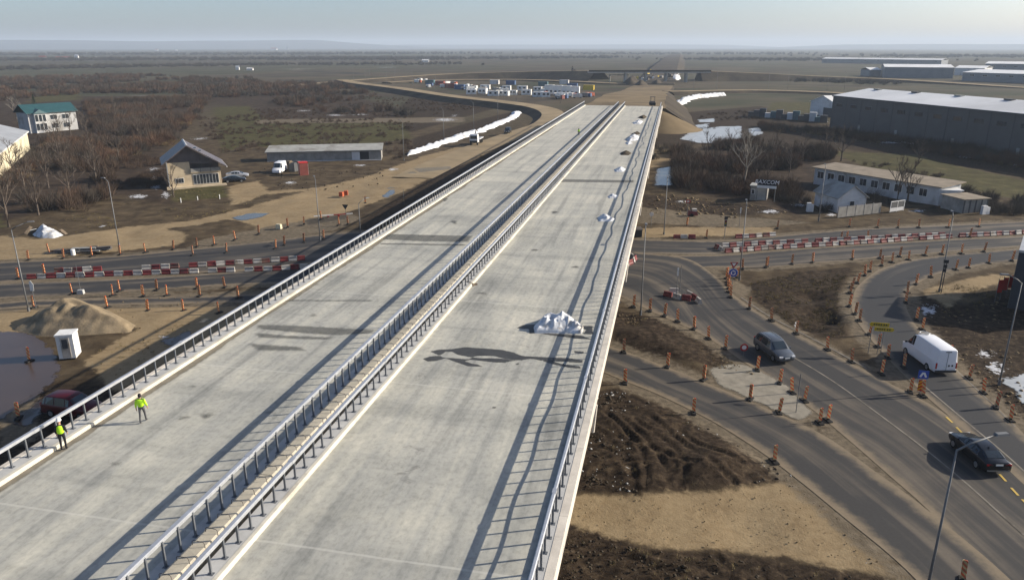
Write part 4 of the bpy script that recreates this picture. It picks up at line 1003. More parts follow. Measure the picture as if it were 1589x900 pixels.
def heading(a, b): p = G(*a); q = G(*b); return math.atan2(q[1]-p[1], q[0]-p[0])
LSUV = [('headlight', 2.20, .62, .74, (.16,.34,.14), 'headl'), ('tail_light', -2.24, .76, .98, (.1,.16,.3), 'redl')]
loft_car('car', 'grey sport utility car with roof rails and lit headlights on the slip road', SUV, MT['suv'], suv_glass(), place(1200,551), heading((1175,530),(1222,563)), [(-1.35,.84),(1.38,.84)], .36, LSUV, extra=suv_x)
SED = [(-2.42,.45,.88,.95,.72,.55),(-2.36,.30,.94,1.03,.90,.70),(-1.95,.26,.98,1.10,.93,.68),(-1.25,.24,.98,1.34,.935,.60),(-.55,.24,.96,1.45,.94,.60),(.15,.24,.95,1.43,.94,.60),(.50,.24,.94,1.34,.94,.60),(1.30,.24,.92,.99,.93,.72),(2.0,.27,.80,.88,.90,.70),(2.3,.32,.70,.77,.82,.62),(2.4,.42,.60,.66,.68,.52)]
sed_g = [('windscreen', [(6,5),(6,6),(6,7)]), ('rear_window', [(2,5),(2,6),(2,7),])] + [('side_window', [(i, j)]) for i in (3,4,5) for j in SIDE]
LSED = [('headlight', 2.28, .6, .68, (.2,.32,.1), 'headl'), ('tail_light', -2.38, .62, .86, (.08,.44,.13), 'redl')]
def blk_x(t):
    mirrors(.95, 1.0, 1.0, MT['black'])(t); MB().box((-1.0,0,1.43), (.22,.04,.09), taper=.4).build('antenna_fin', MT['black'], t)
    MB().box((-2.40,0,.42), (.06,1.5,.10)).build('bumper_trim', MT['rim'], t); MB().box((-2.395,0,.80), (.03,.62,.16)).build('plate_recess', MT['blackp'], t)
    for s in (-1, 1): MB().tube([(-1.3,s*.86,1.02),(-.5,s*.87,1.0),(.9,s*.87,.97)], .014, 5).build('window_trim', MT['rim'], t)
loft_car('car', 'black fastback car with red tail lights driving past the tall lamp post', SED, MT['black'], sed_g, place(1515,710), heading((1535,722),(1490,682)), [(-1.42,.84),(1.42,.84)], .34, LSED, extra=blk_x)
loft_car('car', 'red car parked in the shade behind the viaduct guardrail', SUV, MT['redcar'], suv_glass(), place(116,642), heading((70,640),(150,650)), [(-1.35,.84),(1.38,.84)], .34, LSUV, extra=mirrors(.95,1.02,1.06,MT['redcar']))
loft_car('car', 'white car parked beside the brown-roofed house', SED, MT['silver'], sed_g, place(369,276), .5, [(-1.42,.84),(1.42,.84)], .34, LSED)
loft_car('car', 'dark car parked beside the white one at the house', SED, MT['black'], sed_g, place(364,283), .6, [(-1.42,.84),(1.42,.84)], .34, LSED)
VAN = [(-2.95,.42,1.3,2.28,.86,.74),(-2.9,.30,1.35,2.40,.99,.80),(-2.5,.28,1.36,2.46,1.02,.82),(0,.28,1.36,2.48,1.02,.82),(.75,.28,1.36,2.46,1.02,.82),(1.1,.28,1.34,2.36,1.01,.80),(1.95,.28,1.28,1.38,1.0,.80),(2.55,.30,1.05,1.12,.95,.75),(2.78,.34,.85,.92,.86,.66),(2.86,.42,.7,.76,.75,.56)]
van_g = [('windscreen', [(5,5),(5,6),(5,7)]), ('side_window', [(4,4)]), ('side_window', [(4,8)]), ('side_window', [(5,4)]), ('side_window', [(5,8)])]
LVAN = [('headlight', 2.72, .68, .85, (.2,.3,.24), 'headl'), ('tail_light', -2.94, .90, .95, (.06,.12,.55), 'redl')]
def van_x(t):
    mirrors(1.75, 1.16, 1.42, MT['blackp'])(t)
    MB().box((-2.97,0,.42), (.12,1.9,.2)).build('rear_bumper', MT['blackp'], t)
    MB().box((-2.965,0,1.3), (.02,.02,1.9)).build('door_gap', MT['joint'], t)
    MB().box((-2.97,0,2.27), (.05,.5,.06)).build('brake_light', MT['blackp'], t)
    for y in (-.22,-.52): MB().box((-2.97,y,.95), (.03,.12,.16)).build('door_handle', MT['blackp'], t)
    m = MB(); m.tube([(1.0+.42*math.cos(a), .0+.42*math.sin(a), 2.52) for a in np.linspace(0, 2*PI, 17)], .035, 6); m.tube([(1.0,-.6,2.48),(1.0,.6,2.48)], .03, 6); m.build('roof_vent', MT['white'], t)
loft_car('van', 'white panel van driving round the bend between beacons', VAN, MT['vanw'], van_g, place(1437,562), heading((1457,574),(1421,548)), [(-1.75,.92),(1.85,.92)], .35, LVAN, cat='van', extra=van_x)
loft_car('van', 'white van parked facing the dirt yard by the long shed', VAN, MT['vanw'], van_g, place(434,268), -1.35, [(-1.75,.92),(1.85,.92)], .35, LVAN, cat='van', extra=mirrors(1.75,1.16,1.42,MT['blackp']))
# crane truck on the gravel road
a = heading((765,212),(737,228)); p = G(735,226,.3)
t = thing('crane_truck', 'white cab truck with loading crane stopped on the gravel road', 'truck', (p[0]-math.cos(a)*1, p[1]-math.sin(a)*1, .35), a)
cb = MB().box((0,0,1.95), (2.0,2.4,2.3), taper=.92).build('cab', MT['vanw'], t)
MB().box((.97,0,2.25), (.08,2.0,.9)).build('windscreen', MT['glass'], cb); MB().box((1.0,0,1.05), (.1,2.3,.55)).build('bumper', MT['blackp'], cb)
MB().box((-4.2,0,1.0), (6.4,.9,.35)).build('chassis', MT['blackp'], t); MB().box((-4.6,0,1.45), (5.6,2.4,.18)).build('flatbed', MT['vanw'], t)
for x in (-2.4,-3.6,-4.8): MB().box((x,-.9,2.2), (.1,.1,1.4)).box((x,.9,2.2), (.1,.1,1.4)).build('stake', MT['rebar'], t)
m = MB(); m.tube([(-1.5,0,1.2),(-1.5,0,3.2),(-2.6,0,4.1),(-5.2,0,3.4)], [.2,.18,.15,.1], 8); m.build('crane_arm', MT['rebar'], t)
for x in (.3,-4.6,-6.0):
    for s in (-1, 1): MB().tube([(x,s*1.0-.16,.5),(x,s*1.0+.16,.5)], .5, 16).build('wheel', MT['tyre'], t)
p = G(788,207,.8); loft_car('car', 'dark pickup standing behind the crane truck', SUV, MT['black'], suv_glass(), (p[0],p[1],.9), a, [(-1.35,.84),(1.38,.84)], .36, LSUV, cat='pickup')
# road roller at the end of the deck
p = G(1012,164,DZ); t = thing('road_roller', 'small dark roller at the far end of the deck', 'roller', (p[0],p[1],DZ), .2)
MB().tube([(-.9,1.1,.6),(.9,1.1,.6)], .6, 16).build('drum', MT['rebar'], t); MB().tube([(-.9,-1.3,.55),(.9,-1.3,.55)], .55, 16).build('rear_roller', MT['tyre'], t)
MB().box((0,-.1,1.15), (1.5,3.2,.7), taper=.9).build('chassis', MT['rebar'], t); MB().box((0,-.3,3.0), (1.6,1.8,.1)).build('canopy', MT['blackp'], t)
for sx in (-.7,.7):
    for sy in (-1.0,.5): MB().tube([(sx,sy,1.4),(sx,sy,2.98)], .05, 6).build('canopy_post', MT['blackp'], t)

# ------------------------------------------------------------------ workers
def skinned(name, J, EDG, R, mats, parent, sub=2):
    me = bpy.data.meshes.new(name); me.from_pydata(J, EDG, []); o = link(name, me, None)
    md = o.modifiers.new('skin', 'SKIN'); md.use_smooth_shade = True
    for i, r in enumerate(R): me.skin_vertices[0].data[i].radius = (r, r) if not isinstance(r, tuple) else r
    me.skin_vertices[0].data[0].use_root = True
    s = o.modifiers.new('sub', 'SUBSURF'); s.levels = sub; s.render_levels = sub
    ev = bpy.data.meshes.new_from_object(o.evaluated_get(bpy.context.evaluated_depsgraph_get()))
    bpy.data.objects.remove(o); ev.name = name
    ev.materials.clear()
    for m in mats: ev.materials.append(m)
    ev.polygons.foreach_set('use_smooth', [True]*len(ev.polygons))
    return link(name, ev, parent)
def worker(label, loc, rz, helmet, trousers, stride, arms, vest):
    t = thing('person', label, 'person', loc, rz)
    J = [(0,0,.95),(0,.0,1.15),(0,.01,1.36),(0,.01,1.47),(0,.03,1.56),(0,.05,1.68),(0,.045,1.76)]; R = [(.15,.115),(.145,.11),(.17,.115),(.06,.06),(.06,.065),(.078,.095),(.055,.065)]
    E = [(i, i+1) for i in range(6)]
    def chain(root, pts, rs):
        k = root
        for p, r in zip(pts, rs): J.append(p); R.append(r); E.append((k, len(J)-1)); k = len(J)-1
        return k
    chain(5, [(0,.135,1.655)], [.018])                           # nose
    for s in (-1, 1): chain(5, [(s*.085,.04,1.66)], [.02])       # ears
    legs = []
    for s in (-1, 1):
        st = stride*s
        k = chain(0, [(s*.095,0,.90),(s*.10,st*.45+.03,.50),(s*.10,st*.9-.02,.09),(s*.11,st*.9+.13,.045)], [.085,.062,.05,.042])
        ax = arms[0]; ay = arms[1]*s; lift = arms[2]
        hx, hy, hz = s*(.24+ax), .05+ay+lift, .84+lift*.55
        k = chain(2, [(s*.19,0,1.38),(s*(.235+ax*.5),.0+ay*.35,1.12),(hx,hy,hz+.04),(hx,hy+.02,hz-.05)], [.058,.046,.032,.034])
        for f in range(4):
            a = (f-1.5)*.02; chain(k, [(hx+s*.005, hy+.02+a, hz-.10+abs(f-1.5)*.006),(hx-s*.012, hy+.035+a, hz-.145+abs(f-1.5)*.012)], [.010,.008])
        chain(k, [(hx-s*.012, hy+.065, hz-.055),(hx-s*.02, hy+.085, hz-.09)], [.011,.009])
    body = skinned('body', J, E, R, [MT['skin'], trousers, MT['dark']], t)
    for p in body.data.polygons:
        z = p.center.z; p.material_index = 0 if (z > 1.48 or (z < 1.0 and abs(p.center.x) > .19)) else (2 if z < .09 else (1 if z < 1.0 else 2))
    # jacket or vest as a looser shell
    J2 = [(0,0,.93),(0,0,1.12),(0,.01,1.36),(0,.01,1.45)]; R2 = [(.19,.15),(.185,.145),(.20,.15),(.11,.10)]; E2 = [(0,1),(1,2),(2,3)]
    if not vest:
        for s in (-1, 1):
            ax = arms[0]; ay = arms[1]*s; lift = arms[2]; n = len(J2)
            J2 += [(s*.20,0,1.385),(s*(.24+ax*.5),ay*.35,1.12),(s*(.24+ax),.05+ay+lift*.9,.93+lift*.5)]; R2 += [.078,.066,.052]; E2 += [(2,n),(n,n+1),(n+1,n+2)]
    skinned('jacket' if not vest else 'vest', J2, E2, R2, [MT['hivis']], t)
    if vest:
        J3 = []; R3 = []; E3 = []
        for s in (-1, 1):
            ax = arms[0]; ay = arms[1]*s; lift = arms[2]; n = len(J3)
            J3 += [(s*.19,0,1.385),(s*(.235+ax*.5),ay*.35,1.12),(s*(.24+ax),.05+ay+lift*.95,.90+lift*.5)]; R3 += [.07,.058,.045]; E3 += [(n,n+1),(n+1,n+2)]
            sl = skinned('sleeve', [J3[n],J3[n+1],J3[n+2]], [(0,1),(1,2)], R3[n:n+3], [MT['dark']], t)
    if helmet:
        m = MB(); V = []; n = 14
        for i, (r, z) in enumerate([(.155,1.70),(.125,1.705),(.122,1.77),(.10,1.82),(.05,1.85)]):
            V += [(r*.92*math.cos(2*PI*k/n), .045+r*1.08*math.sin(2*PI*k/n), z) for k in range(n)]
        m.add(V, [(i*n+k, i*n+(k+1) % n, (i+1)*n+(k+1) % n, (i+1)*n+k) for i in range(4) for k in range(n)]+[tuple(4*n+k for k in range(n))]); m.build('helmet', MT['white'], t, smooth=True)
    else: skinned('hood', [(0,.02,1.50),(0,.035,1.66),(0,.03,1.77)], [(0,1),(1,2)], [(.085,.09),(.105,.115),(.07,.08)], [MT['dark']], t)
    return t
def deckp(px, py): p = G(px, py, DZ); return (p[0], p[1], DZ)
worker('worker in bright yellow jacket and dark hood walking along the deck', deckp(223,655), .35, False, MT['greyc'], .20, (.02,.10,.02), False)
worker('worker in white helmet and yellow vest standing beside the kerb', deckp(100,698), .55, True, MT['dark'], .05, (.0,.02,.10), True)
worker('tiny worker in yellow jacket far down the deck beside the median', deckp(898,211), 2.5, False, MT['dark'], .1, (.0,.05,.0), False)

# ------------------------------------------------------------------ buildings
def bldg(name, label, a, b, group=None, z=0.0, cat='building'):
    """a, b: world points of the front base line, left to right as one faces it"""
    rz = math.atan2(b[1]-a[1], b[0]-a[0]); t = thing(name, label, cat, (a[0], a[1], z), rz, group); return t, math.hypot(b[0]-a[0], b[1]-a[1])
def window(t, x, z, w_, h, y=0.0, panes=1, fm='white', deep=.08, name='window'):
    wn = MB().bx(x-w_/2-.08, x+w_/2+.08, y-deep, y+.02, z-h/2-.08, z+h/2+.08).build(name, MT[fm], t)
    k = (w_-.06*(panes-1))/panes
    for i in range(panes): MB().bx(x-w_/2+i*(k+.06), x-w_/2+i*(k+.06)+k, y-deep-.02, y-deep+.01, z-h/2, z+h/2).build('pane', MT['wglass'], wn)
    return wn
def gable_x(t, L, D, h, rise, mat, ov=.4, th=.18):      # ridge parallel to the front
    m = MB(); m.add([(-ov,-ov,h-.05),(L+ov,-ov,h-.05),(L+ov,D/2,h+rise),(-ov,D/2,h+rise),(-ov,D+ov,h-.05),(L+ov,D+ov,h-.05),
                     (-ov,-ov,h-.05+th),(L+ov,-ov,h-.05+th),(L+ov,D/2,h+rise+th),(-ov,D/2,h+rise+th),(-ov,D+ov,h-.05+th),(L+ov,D+ov,h-.05+th)],
          [(6,7,8,9),(9,8,11,10),(1,0,3,2),(2,3,4,5),(0,1,7,6),(5,4,10,11),(0,6,9,3),(3,9,10,4),(1,2,8,7),(2,5,11,8)])
    return m.build('roof', mat, t)
def walls(t, L, D, h, mat, rise=0):
    m = MB(); 
    if rise: m.add([(0,0,-.3),(L,0,-.3),(L,D,-.3),(0,D,-.3),(0,0,h),(L,0,h),(L,D,h),(0,D,h),(0,D/2,h+rise),(L,D/2,h+rise)], [(0,1,5,4),(2,3,7,6),(1,2,6,9,5),(3,0,4,8,7),(3,2,1,0)])
    else: m.bx(0, L, 0, D, -.3, h)
    return m.build('wall', mat, t)
# charcoal warehouse: panelled long wall, strip windows, doors, pale roof
a = np.array(G2(1287,198.6)); b = np.array(G2(1589,247)); u = (b-a)/np.linalg.norm(b-a); b = a+u*135
t, L = bldg('warehouse', 'long charcoal warehouse with pale roof beside the scrubland', a, b)
walls(t, L, 29, 11.2, MT['wh'], 2.2)
for k in range(int(L/7.5)+1): MB().bx(k*7.5-.12+.15, k*7.5+.12+.15, -.06, .02, 0, 11.1).build('panel_joint', MT['joint'], t)
for k in range(int(L/7.5)):
    x = k*7.5+3.9; window(t, x, 8.2, 3.0, 1.1, panes=4, fm='joint' if k > 2 else 'wh2')
for k, x in enumerate((15.5, 33, 56, 78, 100)):
    d = MB().bx(x-.5, x+.5, -.09, .02, .05, 2.5).build('door', MT['roofgrey'], t); MB().bx(x+.3, x+.36, -.13, -.08, 1.1, 1.25).build('handle', MT['blackp'], d)
r = gable_x(t, L, 29, 11.2, 2.2, MT['roofw'], .25)
for k in range(7):
    MB().box((6+k*18, 13.2, 13.55), (2.6,1.6,.35)).build('rooflight', MT['joint'] if k % 2 else MT['roofgrey'], r)
MB().bx(-.3, L+.3, -.42, -.26, 10.95, 11.3).build('gutter', MT['joint'], t)
# white gabled hall next to it (gable end faces the junction)
def gable_y(t, W, D, h, rise, wmat, rmat, ov=.35):
    MB().add([(0,0,-.3),(W,0,-.3),(W,D,-.3),(0,D,-.3),(0,0,h),(W,0,h),(W,D,h),(0,D,h),(W/2,0,h+rise),(W/2,D,h+rise)], [(0,1,5,8,4),(2,3,7,9,6),(1,2,6,5),(3,0,4,7),(3,2,1,0)]).build('wall', wmat, t)
    k = rise/(W/2); z0 = h-ov*k; m = MB()
    for s0, s1 in (((-ov, z0),(W/2, h+rise)), ((W+ov, z0),(W/2, h+rise))):
        m.add([(s0[0],-ov,s0[1]+.02),(s1[0],-ov,s1[1]+.02),(s1[0],D+ov,s1[1]+.02),(s0[0],D+ov,s0[1]+.02),(s0[0],-ov,s0[1]+.17),(s1[0],-ov,s1[1]+.17),(s1[0],D+ov,s1[1]+.17),(s0[0],D+ov,s0[1]+.17)],
              [(3,2,1,0),(4,5,6,7),(0,1,5,4),(1,2,6,5),(2,3,7,6),(3,0,4,7)])
    return m.build('roof', rmat, t)
t, L = bldg('gabled_hall', 'white gabled hall behind the corner of the charcoal warehouse', G2(1256,178), G2(1294,183)); gable_y(t, L, 18, 5.6, 2.6, MT['plasterw'], MT['roofw'])
MB().bx(L*.55, L*.9, -.08, .02, 0, 3.6).build('door', MT['joint'], t)
# BAXCOM gatehouse with sign
t, L = bldg('gatehouse', 'small grey gatehouse carrying the BAXCOM board', G2(1163,311), G2(1189,313)); walls(t, L, 3.0, 2.75, MT['shedw'])
MB().bx(-.2, L+.2, -.2, 3.2, 2.75, 2.9).build('roof', MT['roofgrey'], t)
MB().bx(.9, L-.3, -.07, .02, .1, 2.4).build('door', MT['roofgrey'], t); window(t, .5, 1.7, .5, .8)
sg = thing('company_sign', 'white lettered BAXCOM board above the gatehouse', 'sign', G(1172,313)+np.array([0,-.35,0]), math.atan2(*(np.array(G2(1189,313))-np.array(G2(1163,311)))[::-1]))
for x in (.1, 3.3): MB().tube([(x,.1,0),(x,.1,2.95)], .06, 6).build('leg', MT['lamp'], sg)
bd = MB().bx(0, 3.4, 0, .12, 3.1, 4.35).build('board', MT['blackp'], sg); text('BAXCOM', 1.02, M('bright_white', (.9,.9,.9), .5, .02, 3), sg, (1.7,-.02,3.86), shear=.15)
MB().bx(0, 3.45, -.03, .05, 2.72, 3.22).build('lower_strip', MT['white'], sg)
# long low white building
a = np.array(G2(1262,285)); b = np.array(G2(1455,320)); MT['plasterl'] = M('stained_white_plaster', (.46,.47,.48), .85, .14, .6, dirt=(.28,.27,.26)); t, L = bldg('long_building', 'long low white building with a row of square windows', a, b)
walls(t, L, 6.5, 3.5, MT['plasterl'])
rf = MB().add([(-.5,-.6,3.42),(L+.5,-.6,3.42),(L+.5,7.2,3.75),(-.5,7.2,3.75),(-.5,-.6,3.58),(L+.5,-.6,3.58),(L+.5,7.2,3.93),(-.5,7.2,3.93)], [(3,2,1,0),(4,5,6,7),(0,1,5,4),(1,2,6,5),(2,3,7,6),(3,0,4,7)]).build('roof', MT['roofbrown'], t)
for k in range(10): window(t, 1.6+k*(L-3.2)/9.6, 2.05, 1.45, 1.35, panes=2)
t, L = bldg('annex', 'plain white annex at the end of the long low building', G2(1455,320), G2(1489,321)); walls(t, L, 5, 2.9, MT['plasterw']); MB().bx(-.2,L+.2,-.2,5.2,2.9,3.05).build('roof', MT['roofw'], t)
t, L = bldg('house', 'little white gabled house behind a concrete fence', G2(1298,329), G2(1342,327)); gable_y(t, L, 7, 2.5, 2.0, MT['plasterw'], MT['roofgrey']); window(t, L*.5, 1.4, .8, .8)
t, L = bldg('garage', 'grey shed of ribbed panels with flat pale roof', G2(1492,332), G2(1530,330)); walls(t, L, 5.0, 2.45, MT['shedw']); MB().bx(-.3,L+.3,-.35,5.3,2.45,2.62).build('roof', MT['roofbrown'], t)
for k in range(5): MB().bx(.1+k*(L-.3)/4, .3+k*(L-.3)/4, -.08, .02, 0, 2.4).build('pilaster', MT['joint'], t)
# concrete panel fence and gate
fa, fb = np.array(G2(1300,338)), np.array(G2(1370,330)); t, L = bldg('fence', 'grey concrete panel fence in front of the little white house', fa, fb, cat='fence')
n = int(L/2)
for k in range(n):
    MB().bx(k*2+.08, k*2+1.95, 0, .07, 0, 1.8).build('panel', MT['shedw'], t); MB().bx(k*2-.07, k*2+.07, -.03, .1, 0, 1.95).build('post', MT['shedw'], t)
t, L = bldg('gate', 'white framed metal gate in the concrete fence', G2(1381,330), G2(1402,327), cat='gate')
for x in (0, L/2, L): MB().bx(x-.05, x+.05, 0, .08, 0, 2.0).build('gate_post', MT['white'], t)
MB().bx(0, L, .02, .06, .1, .75).build('lower_panel', MT['plasterw'], t); MB().bx(0, L, .0, .07, 1.85, 1.97).build('rail', MT['white'], t); MB().bx(.2, L-.2, .02, .05, .8, 1.8).build('infill', MT['joint'], t)
for a, b, lab in [((1252,329),(1262,329),'pale pair of utility cabinets by the lamp post'), ((1524,334),(1535,333),'pale utility cabinets beside the grey shed')]:
    t, L = bldg('utility_cabinet', lab, G2(*a), G2(*b), cat='cabinet'); MB().bx(0, L*.6, 0, .5, 0, 1.6).build('tall_cabinet', MT['plasterw'], t); MB().bx(L*.63, L, 0, .5, 0, 1.3).build('short_cabinet', MT['plasterw'], t)
# brown-roofed villa with balcony and strip windows
a = np.array(G2(264,293)); b = np.array(G2(345,287)); t, L = bldg('villa', 'beige villa with big dark gable roof and strip of windows', a, b, cat='house')
MB().bx(0, L, 0, 9, -.3, 3.0).build('wall', MT['plasterb'], t); MB().bx(0, L*.42, .05, 8.9, 3.0, 5.2).build('upper_wall', MT['plasterb'], t)
MB().bx(L*.42, L-.1, 2.2, 8.9, 3.0, 5.0).build('recessed_wall', MT['roofd'], t)
W = L; ov = 1.0; ap = L*.40
zL, zR, zA = 4.9, 3.9, 8.6; m = MB()
for (x0, z0), (x1, z1) in (((-ov, zL),(ap, zA)), ((W+ov*1.2, zR),(ap, zA))):
    m.add([(x0,-1.4,z0),(x1,-1.4,z1),(x1,9.8,z1),(x0,9.8,z0),(x0,-1.4,z0+.22),(x1,-1.4,z1+.22),(x1,9.8,z1+.22),(x0,9.8,z0+.22)], [(3,2,1,0),(4,5,6,7),(0,1,5,4),(1,2,6,5),(2,3,7,6),(3,0,4,7)])
rf = m.build('roof', MT['roofd'], t); MB().add([(ap-.25,-1.45,zA+.14),(ap+.25,-1.45,zA+.14),(ap+.25,9.85,zA+.14),(ap-.25,9.85,zA+.14),(ap,-1.45,zA+.36),(ap,9.85,zA+.36)], [(0,1,4),(1,2,5,4),(2,3,5),(3,0,4,5)]).build('ridge_cap', MT['metalr'], rf)
MB().bx(W+ov*1.2-.05, W+ov*1.2+.12, -1.4, 9.8, zR-.05, zR+.12).build('gutter', MT['white'], rf)
for x in (ap+1.6, ap+2.5): MB().box((x, 1.0, zA-(x-ap)*(zA-zR)/(W+ov*1.2-ap)+.36), (.6,.9,.12)).build('skylight', MT['glass'], rf)
MB().add([(0.05,.3,5.2),(L-.1,.3,4.4),(ap,.3,8.4)], [(0,1,2)]).build('gable_board', MT['roofd'], t)
for k in range(8): window(t, L*.49+k*(L*.49)/8, 1.55, .52, 1.9)
window(t, L*.20, 1.5, 1.5, .9, panes=3)
bal = MB().bx(L*.42, L, -.25, .1, 2.95, 3.1).build('balcony_floor', MT['plasterb'], t); MB().bx(L*.42, L, -.25, -.2, 3.1, 3.85).build('balcony_parapet', MT['shedw'], t)
for k in range(4): MB().bx(L*.42+k*L*.19, L*.42+k*L*.19+.08, -.3, -.18, 3.0, 3.95).build('balcony_post', MT['joint'], t)
MB().bx(-.6, L+.8, -1.5, -.05, -.4, .35).build('terrace', MT['plasterb'], t)
MB().bx(-.12, .03, -.9, -.75, 0, 6.0).build('downpipe', MT['metalr'], t)
for k, (a_, b_) in enumerate([(281,315),(341,309),(307,312)]):
    q = G(a_, b_); o = MB().bx(-.08,.08,-.08,.08,0,1.1).box((0,0,1.14),(.2,.2,.08)).build('garden_post', MT['white']); o.location = (q[0],q[1],0); o.scale = (.7,.7,.75); tag(o, ['white garden post at the lawn corner by the shaded snow','white garden post at the lawn corner by the dirt track','white garden post at the middle of the lawn edge'][k], 'post')
# teal-roofed white house
a = np.array(G2(48,207)); b = np.array(G2(122,201)); t, L = bldg('house', 'white two storey house with teal metal roof behind the thicket', a, b, cat='house')
MT['plasterg'] = M('weathered_white_plaster', (.42,.42,.42), .85, .12, .5, dirt=(.27,.26,.24)); walls(t, L, 9, 6.4, MT['plasterg']); gable_x(t, L, 9, 6.4, 2.6, MT['roofteal'], .7)
MB().bx(1.6, 5.2, -1.1, .1, -.2, 6.4).build('bay', MT['plasterw'], t)
for z in (1.9, 4.8):
    for x in (2.2, 3.4, 4.6): window(t, x, z, .95, 2.2, y=-1.1)
    for x in (8.0, 11.8): window(t, x, z, 2.2, 1.5, panes=2)
MB().add([(1.2,-1.6,6.3),(5.6,-1.6,6.3),(3.4,-1.0,7.6),(3.4,2.6,7.9),(1.2,1,7.0),(5.6,1,7.0)], [(0,1,2),(0,2,3,4),(2,1,5,3)]).build('bay_roof', MT['roofteal'], t)
# cream hall at the left edge
b = np.array(G2(47,232)); a0 = np.array(G2(0,276)); u = (a0-b)/np.linalg.norm(a0-b); a = b+u*70
t, L = bldg('cream_hall', 'long cream rendered hall with pale sheet roof beside the thicket', a, b); gz = walls(t, L, 16, 5.0, MT['plasterc'], 2.6); gable_x(t, L, 16, 5.0, 2.6, MT['metalr'], .4)
for k in range(8): MB().bx(3+k*8.5, 3.3+k*8.5, -.1, .02, 0, 4.8).build('pilaster', MT['plasterc'], t)
MB().bx(-.4, L+.4, -.5, -.36, 4.8, 5.0).build('gutter', MT['white'], t)
# long shed by the yard
t, L = bldg('long_shed', 'long low shed with corrugated grey roof facing the dirt yard', G2(415,251), G2(592,248)); walls(t, L, 6, 2.3, MT['shedw'])
MB().add([(-.4,-.5,2.25),(L+.4,-.5,2.45),(L+.4,6.4,3.35),(-.4,6.4,3.15),(-.4,-.5,2.4),(L+.4,-.5,2.6),(L+.4,6.4,3.5),(-.4,6.4,3.3)], [(3,2,1,0),(4,5,6,7),(0,1,5,4),(1,2,6,5),(2,3,7,6),(3,0,4,7)]).build('roof', MT['roofgrey'], t)
MB().bx(L*.74, L*.81, -.07, .02, .1, 2.1).build('door', MT['plasterw'], t); MB().bx(L*.81, L*.89, -.06, .02, .1, 2.1).build('doorway', MT['blackp'], t); MB().bx(0, L, -.5, -.3, -.1, .12).build('plinth', MT['plasterw'], t)
# distant warehouses
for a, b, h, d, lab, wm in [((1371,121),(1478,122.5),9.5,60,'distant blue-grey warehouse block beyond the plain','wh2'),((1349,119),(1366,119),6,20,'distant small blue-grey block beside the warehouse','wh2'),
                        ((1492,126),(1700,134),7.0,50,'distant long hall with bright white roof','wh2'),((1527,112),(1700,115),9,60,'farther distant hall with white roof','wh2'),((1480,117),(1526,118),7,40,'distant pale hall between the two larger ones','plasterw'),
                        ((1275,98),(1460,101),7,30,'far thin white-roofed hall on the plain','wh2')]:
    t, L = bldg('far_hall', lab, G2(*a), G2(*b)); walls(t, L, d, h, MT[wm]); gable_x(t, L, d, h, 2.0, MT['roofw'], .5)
    if L > 60:
        for k in range(9): window(t, 8+k*(L-16)/8, h*.7, 3.5, 1.2, panes=2)
# dark clad building at the right edge with red banners
c0 = np.array(G2(1563,478)); t, L = bldg('clad_building', 'tall dark clad building edge beside the red banners', c0, c0+np.array([8.2,-3.7])); walls(t, L, 8, 6.5, MT['navy']); MB().bx(-.08, L+.1, -.08, 8.1, 6.5, 6.75).build('coping', MT['metalr'], t)
for k in range(5): MB().bx(k*2.2-.04, k*2.2+.04, -.05, .02, 0, 6.5).build('panel_joint', MT['joint'], t)
for k, (a_, b_) in enumerate([(1543,470),(1551,466),(1560,463)]):
    q = G(a_, b_); t = thing('banner', 'tall red banner on a pole before the dark building', 'banner', q, .3, 'red banners by the dark building'); MB().tube([(0,0,0),(0,0,2.9)], .03, 6).build('pole', MT['lamp'], t)
    MB().box((.3,0,2.0), (.6,.04,1.5)).build('cloth', MT['redf'], t)
# portable cabins and containers of the site camp
def cabin(px, py, w_, d, h, mat, label, group, rz, nwin=2):
    p = G(px, py); t = thing('portable_cabin', label, 'cabin', p, rz, group)
    MB().bx(0, w_, 0, d, 0, h).build('shell', MT[mat], t); MB().bx(-.05, w_+.05, -.05, d+.05, h, h+.14).build('roof', MT['roofw' if mat == 'white' else mat], t)
    for k in range(nwin): window(t, w_*(k+.6)/(nwin+.2), 1.7, 1.2, 1.0, panes=1, fm='joint')
rzc = -.08
for k in range(9): cabin(722+k*17.5+random.uniform(-4,4), 146+k*.65+random.uniform(-2,2), random.uniform(4.5,7), 2.6, random.uniform(2.5,3.1), 'white', 'white portable cabin in the front line of the site camp', 'front line of white cabins', rzc+random.uniform(-.35,.35))
for k in range(4): cabin(845+k*13, 146+k*.9, 5.6, 2.6, 5.2, 'white', 'two high stack of white cabins at the site camp', 'two high white cabins', rzc)
for (a_, b_, mt, lab) in [(690,137,'redc','rust red container at the edge of the site camp'),(705,139,'bluec','blue container behind the site cabins'),(675,133,'redc','rust red container farthest along the gravel road'),(760,131,'plasterw','white container behind the cabin line'),(785,132,'bluec','blue container beside the white one behind the cabins'),(835,134,'greenc','blue green container behind the two high cabins'),(880,137,'bluec','blue container beside the yellow stack'),(905,140,'yellowp','yellow stack of formwork at the camp edge'),(868,131,'plasterw','pale container at the rear of the camp'),(660,131,'greenc','blue green container at the gravel road curve')]:
    cabin(a_, b_, 7, 3, 3.0, mt, lab, None, rzc, 0)
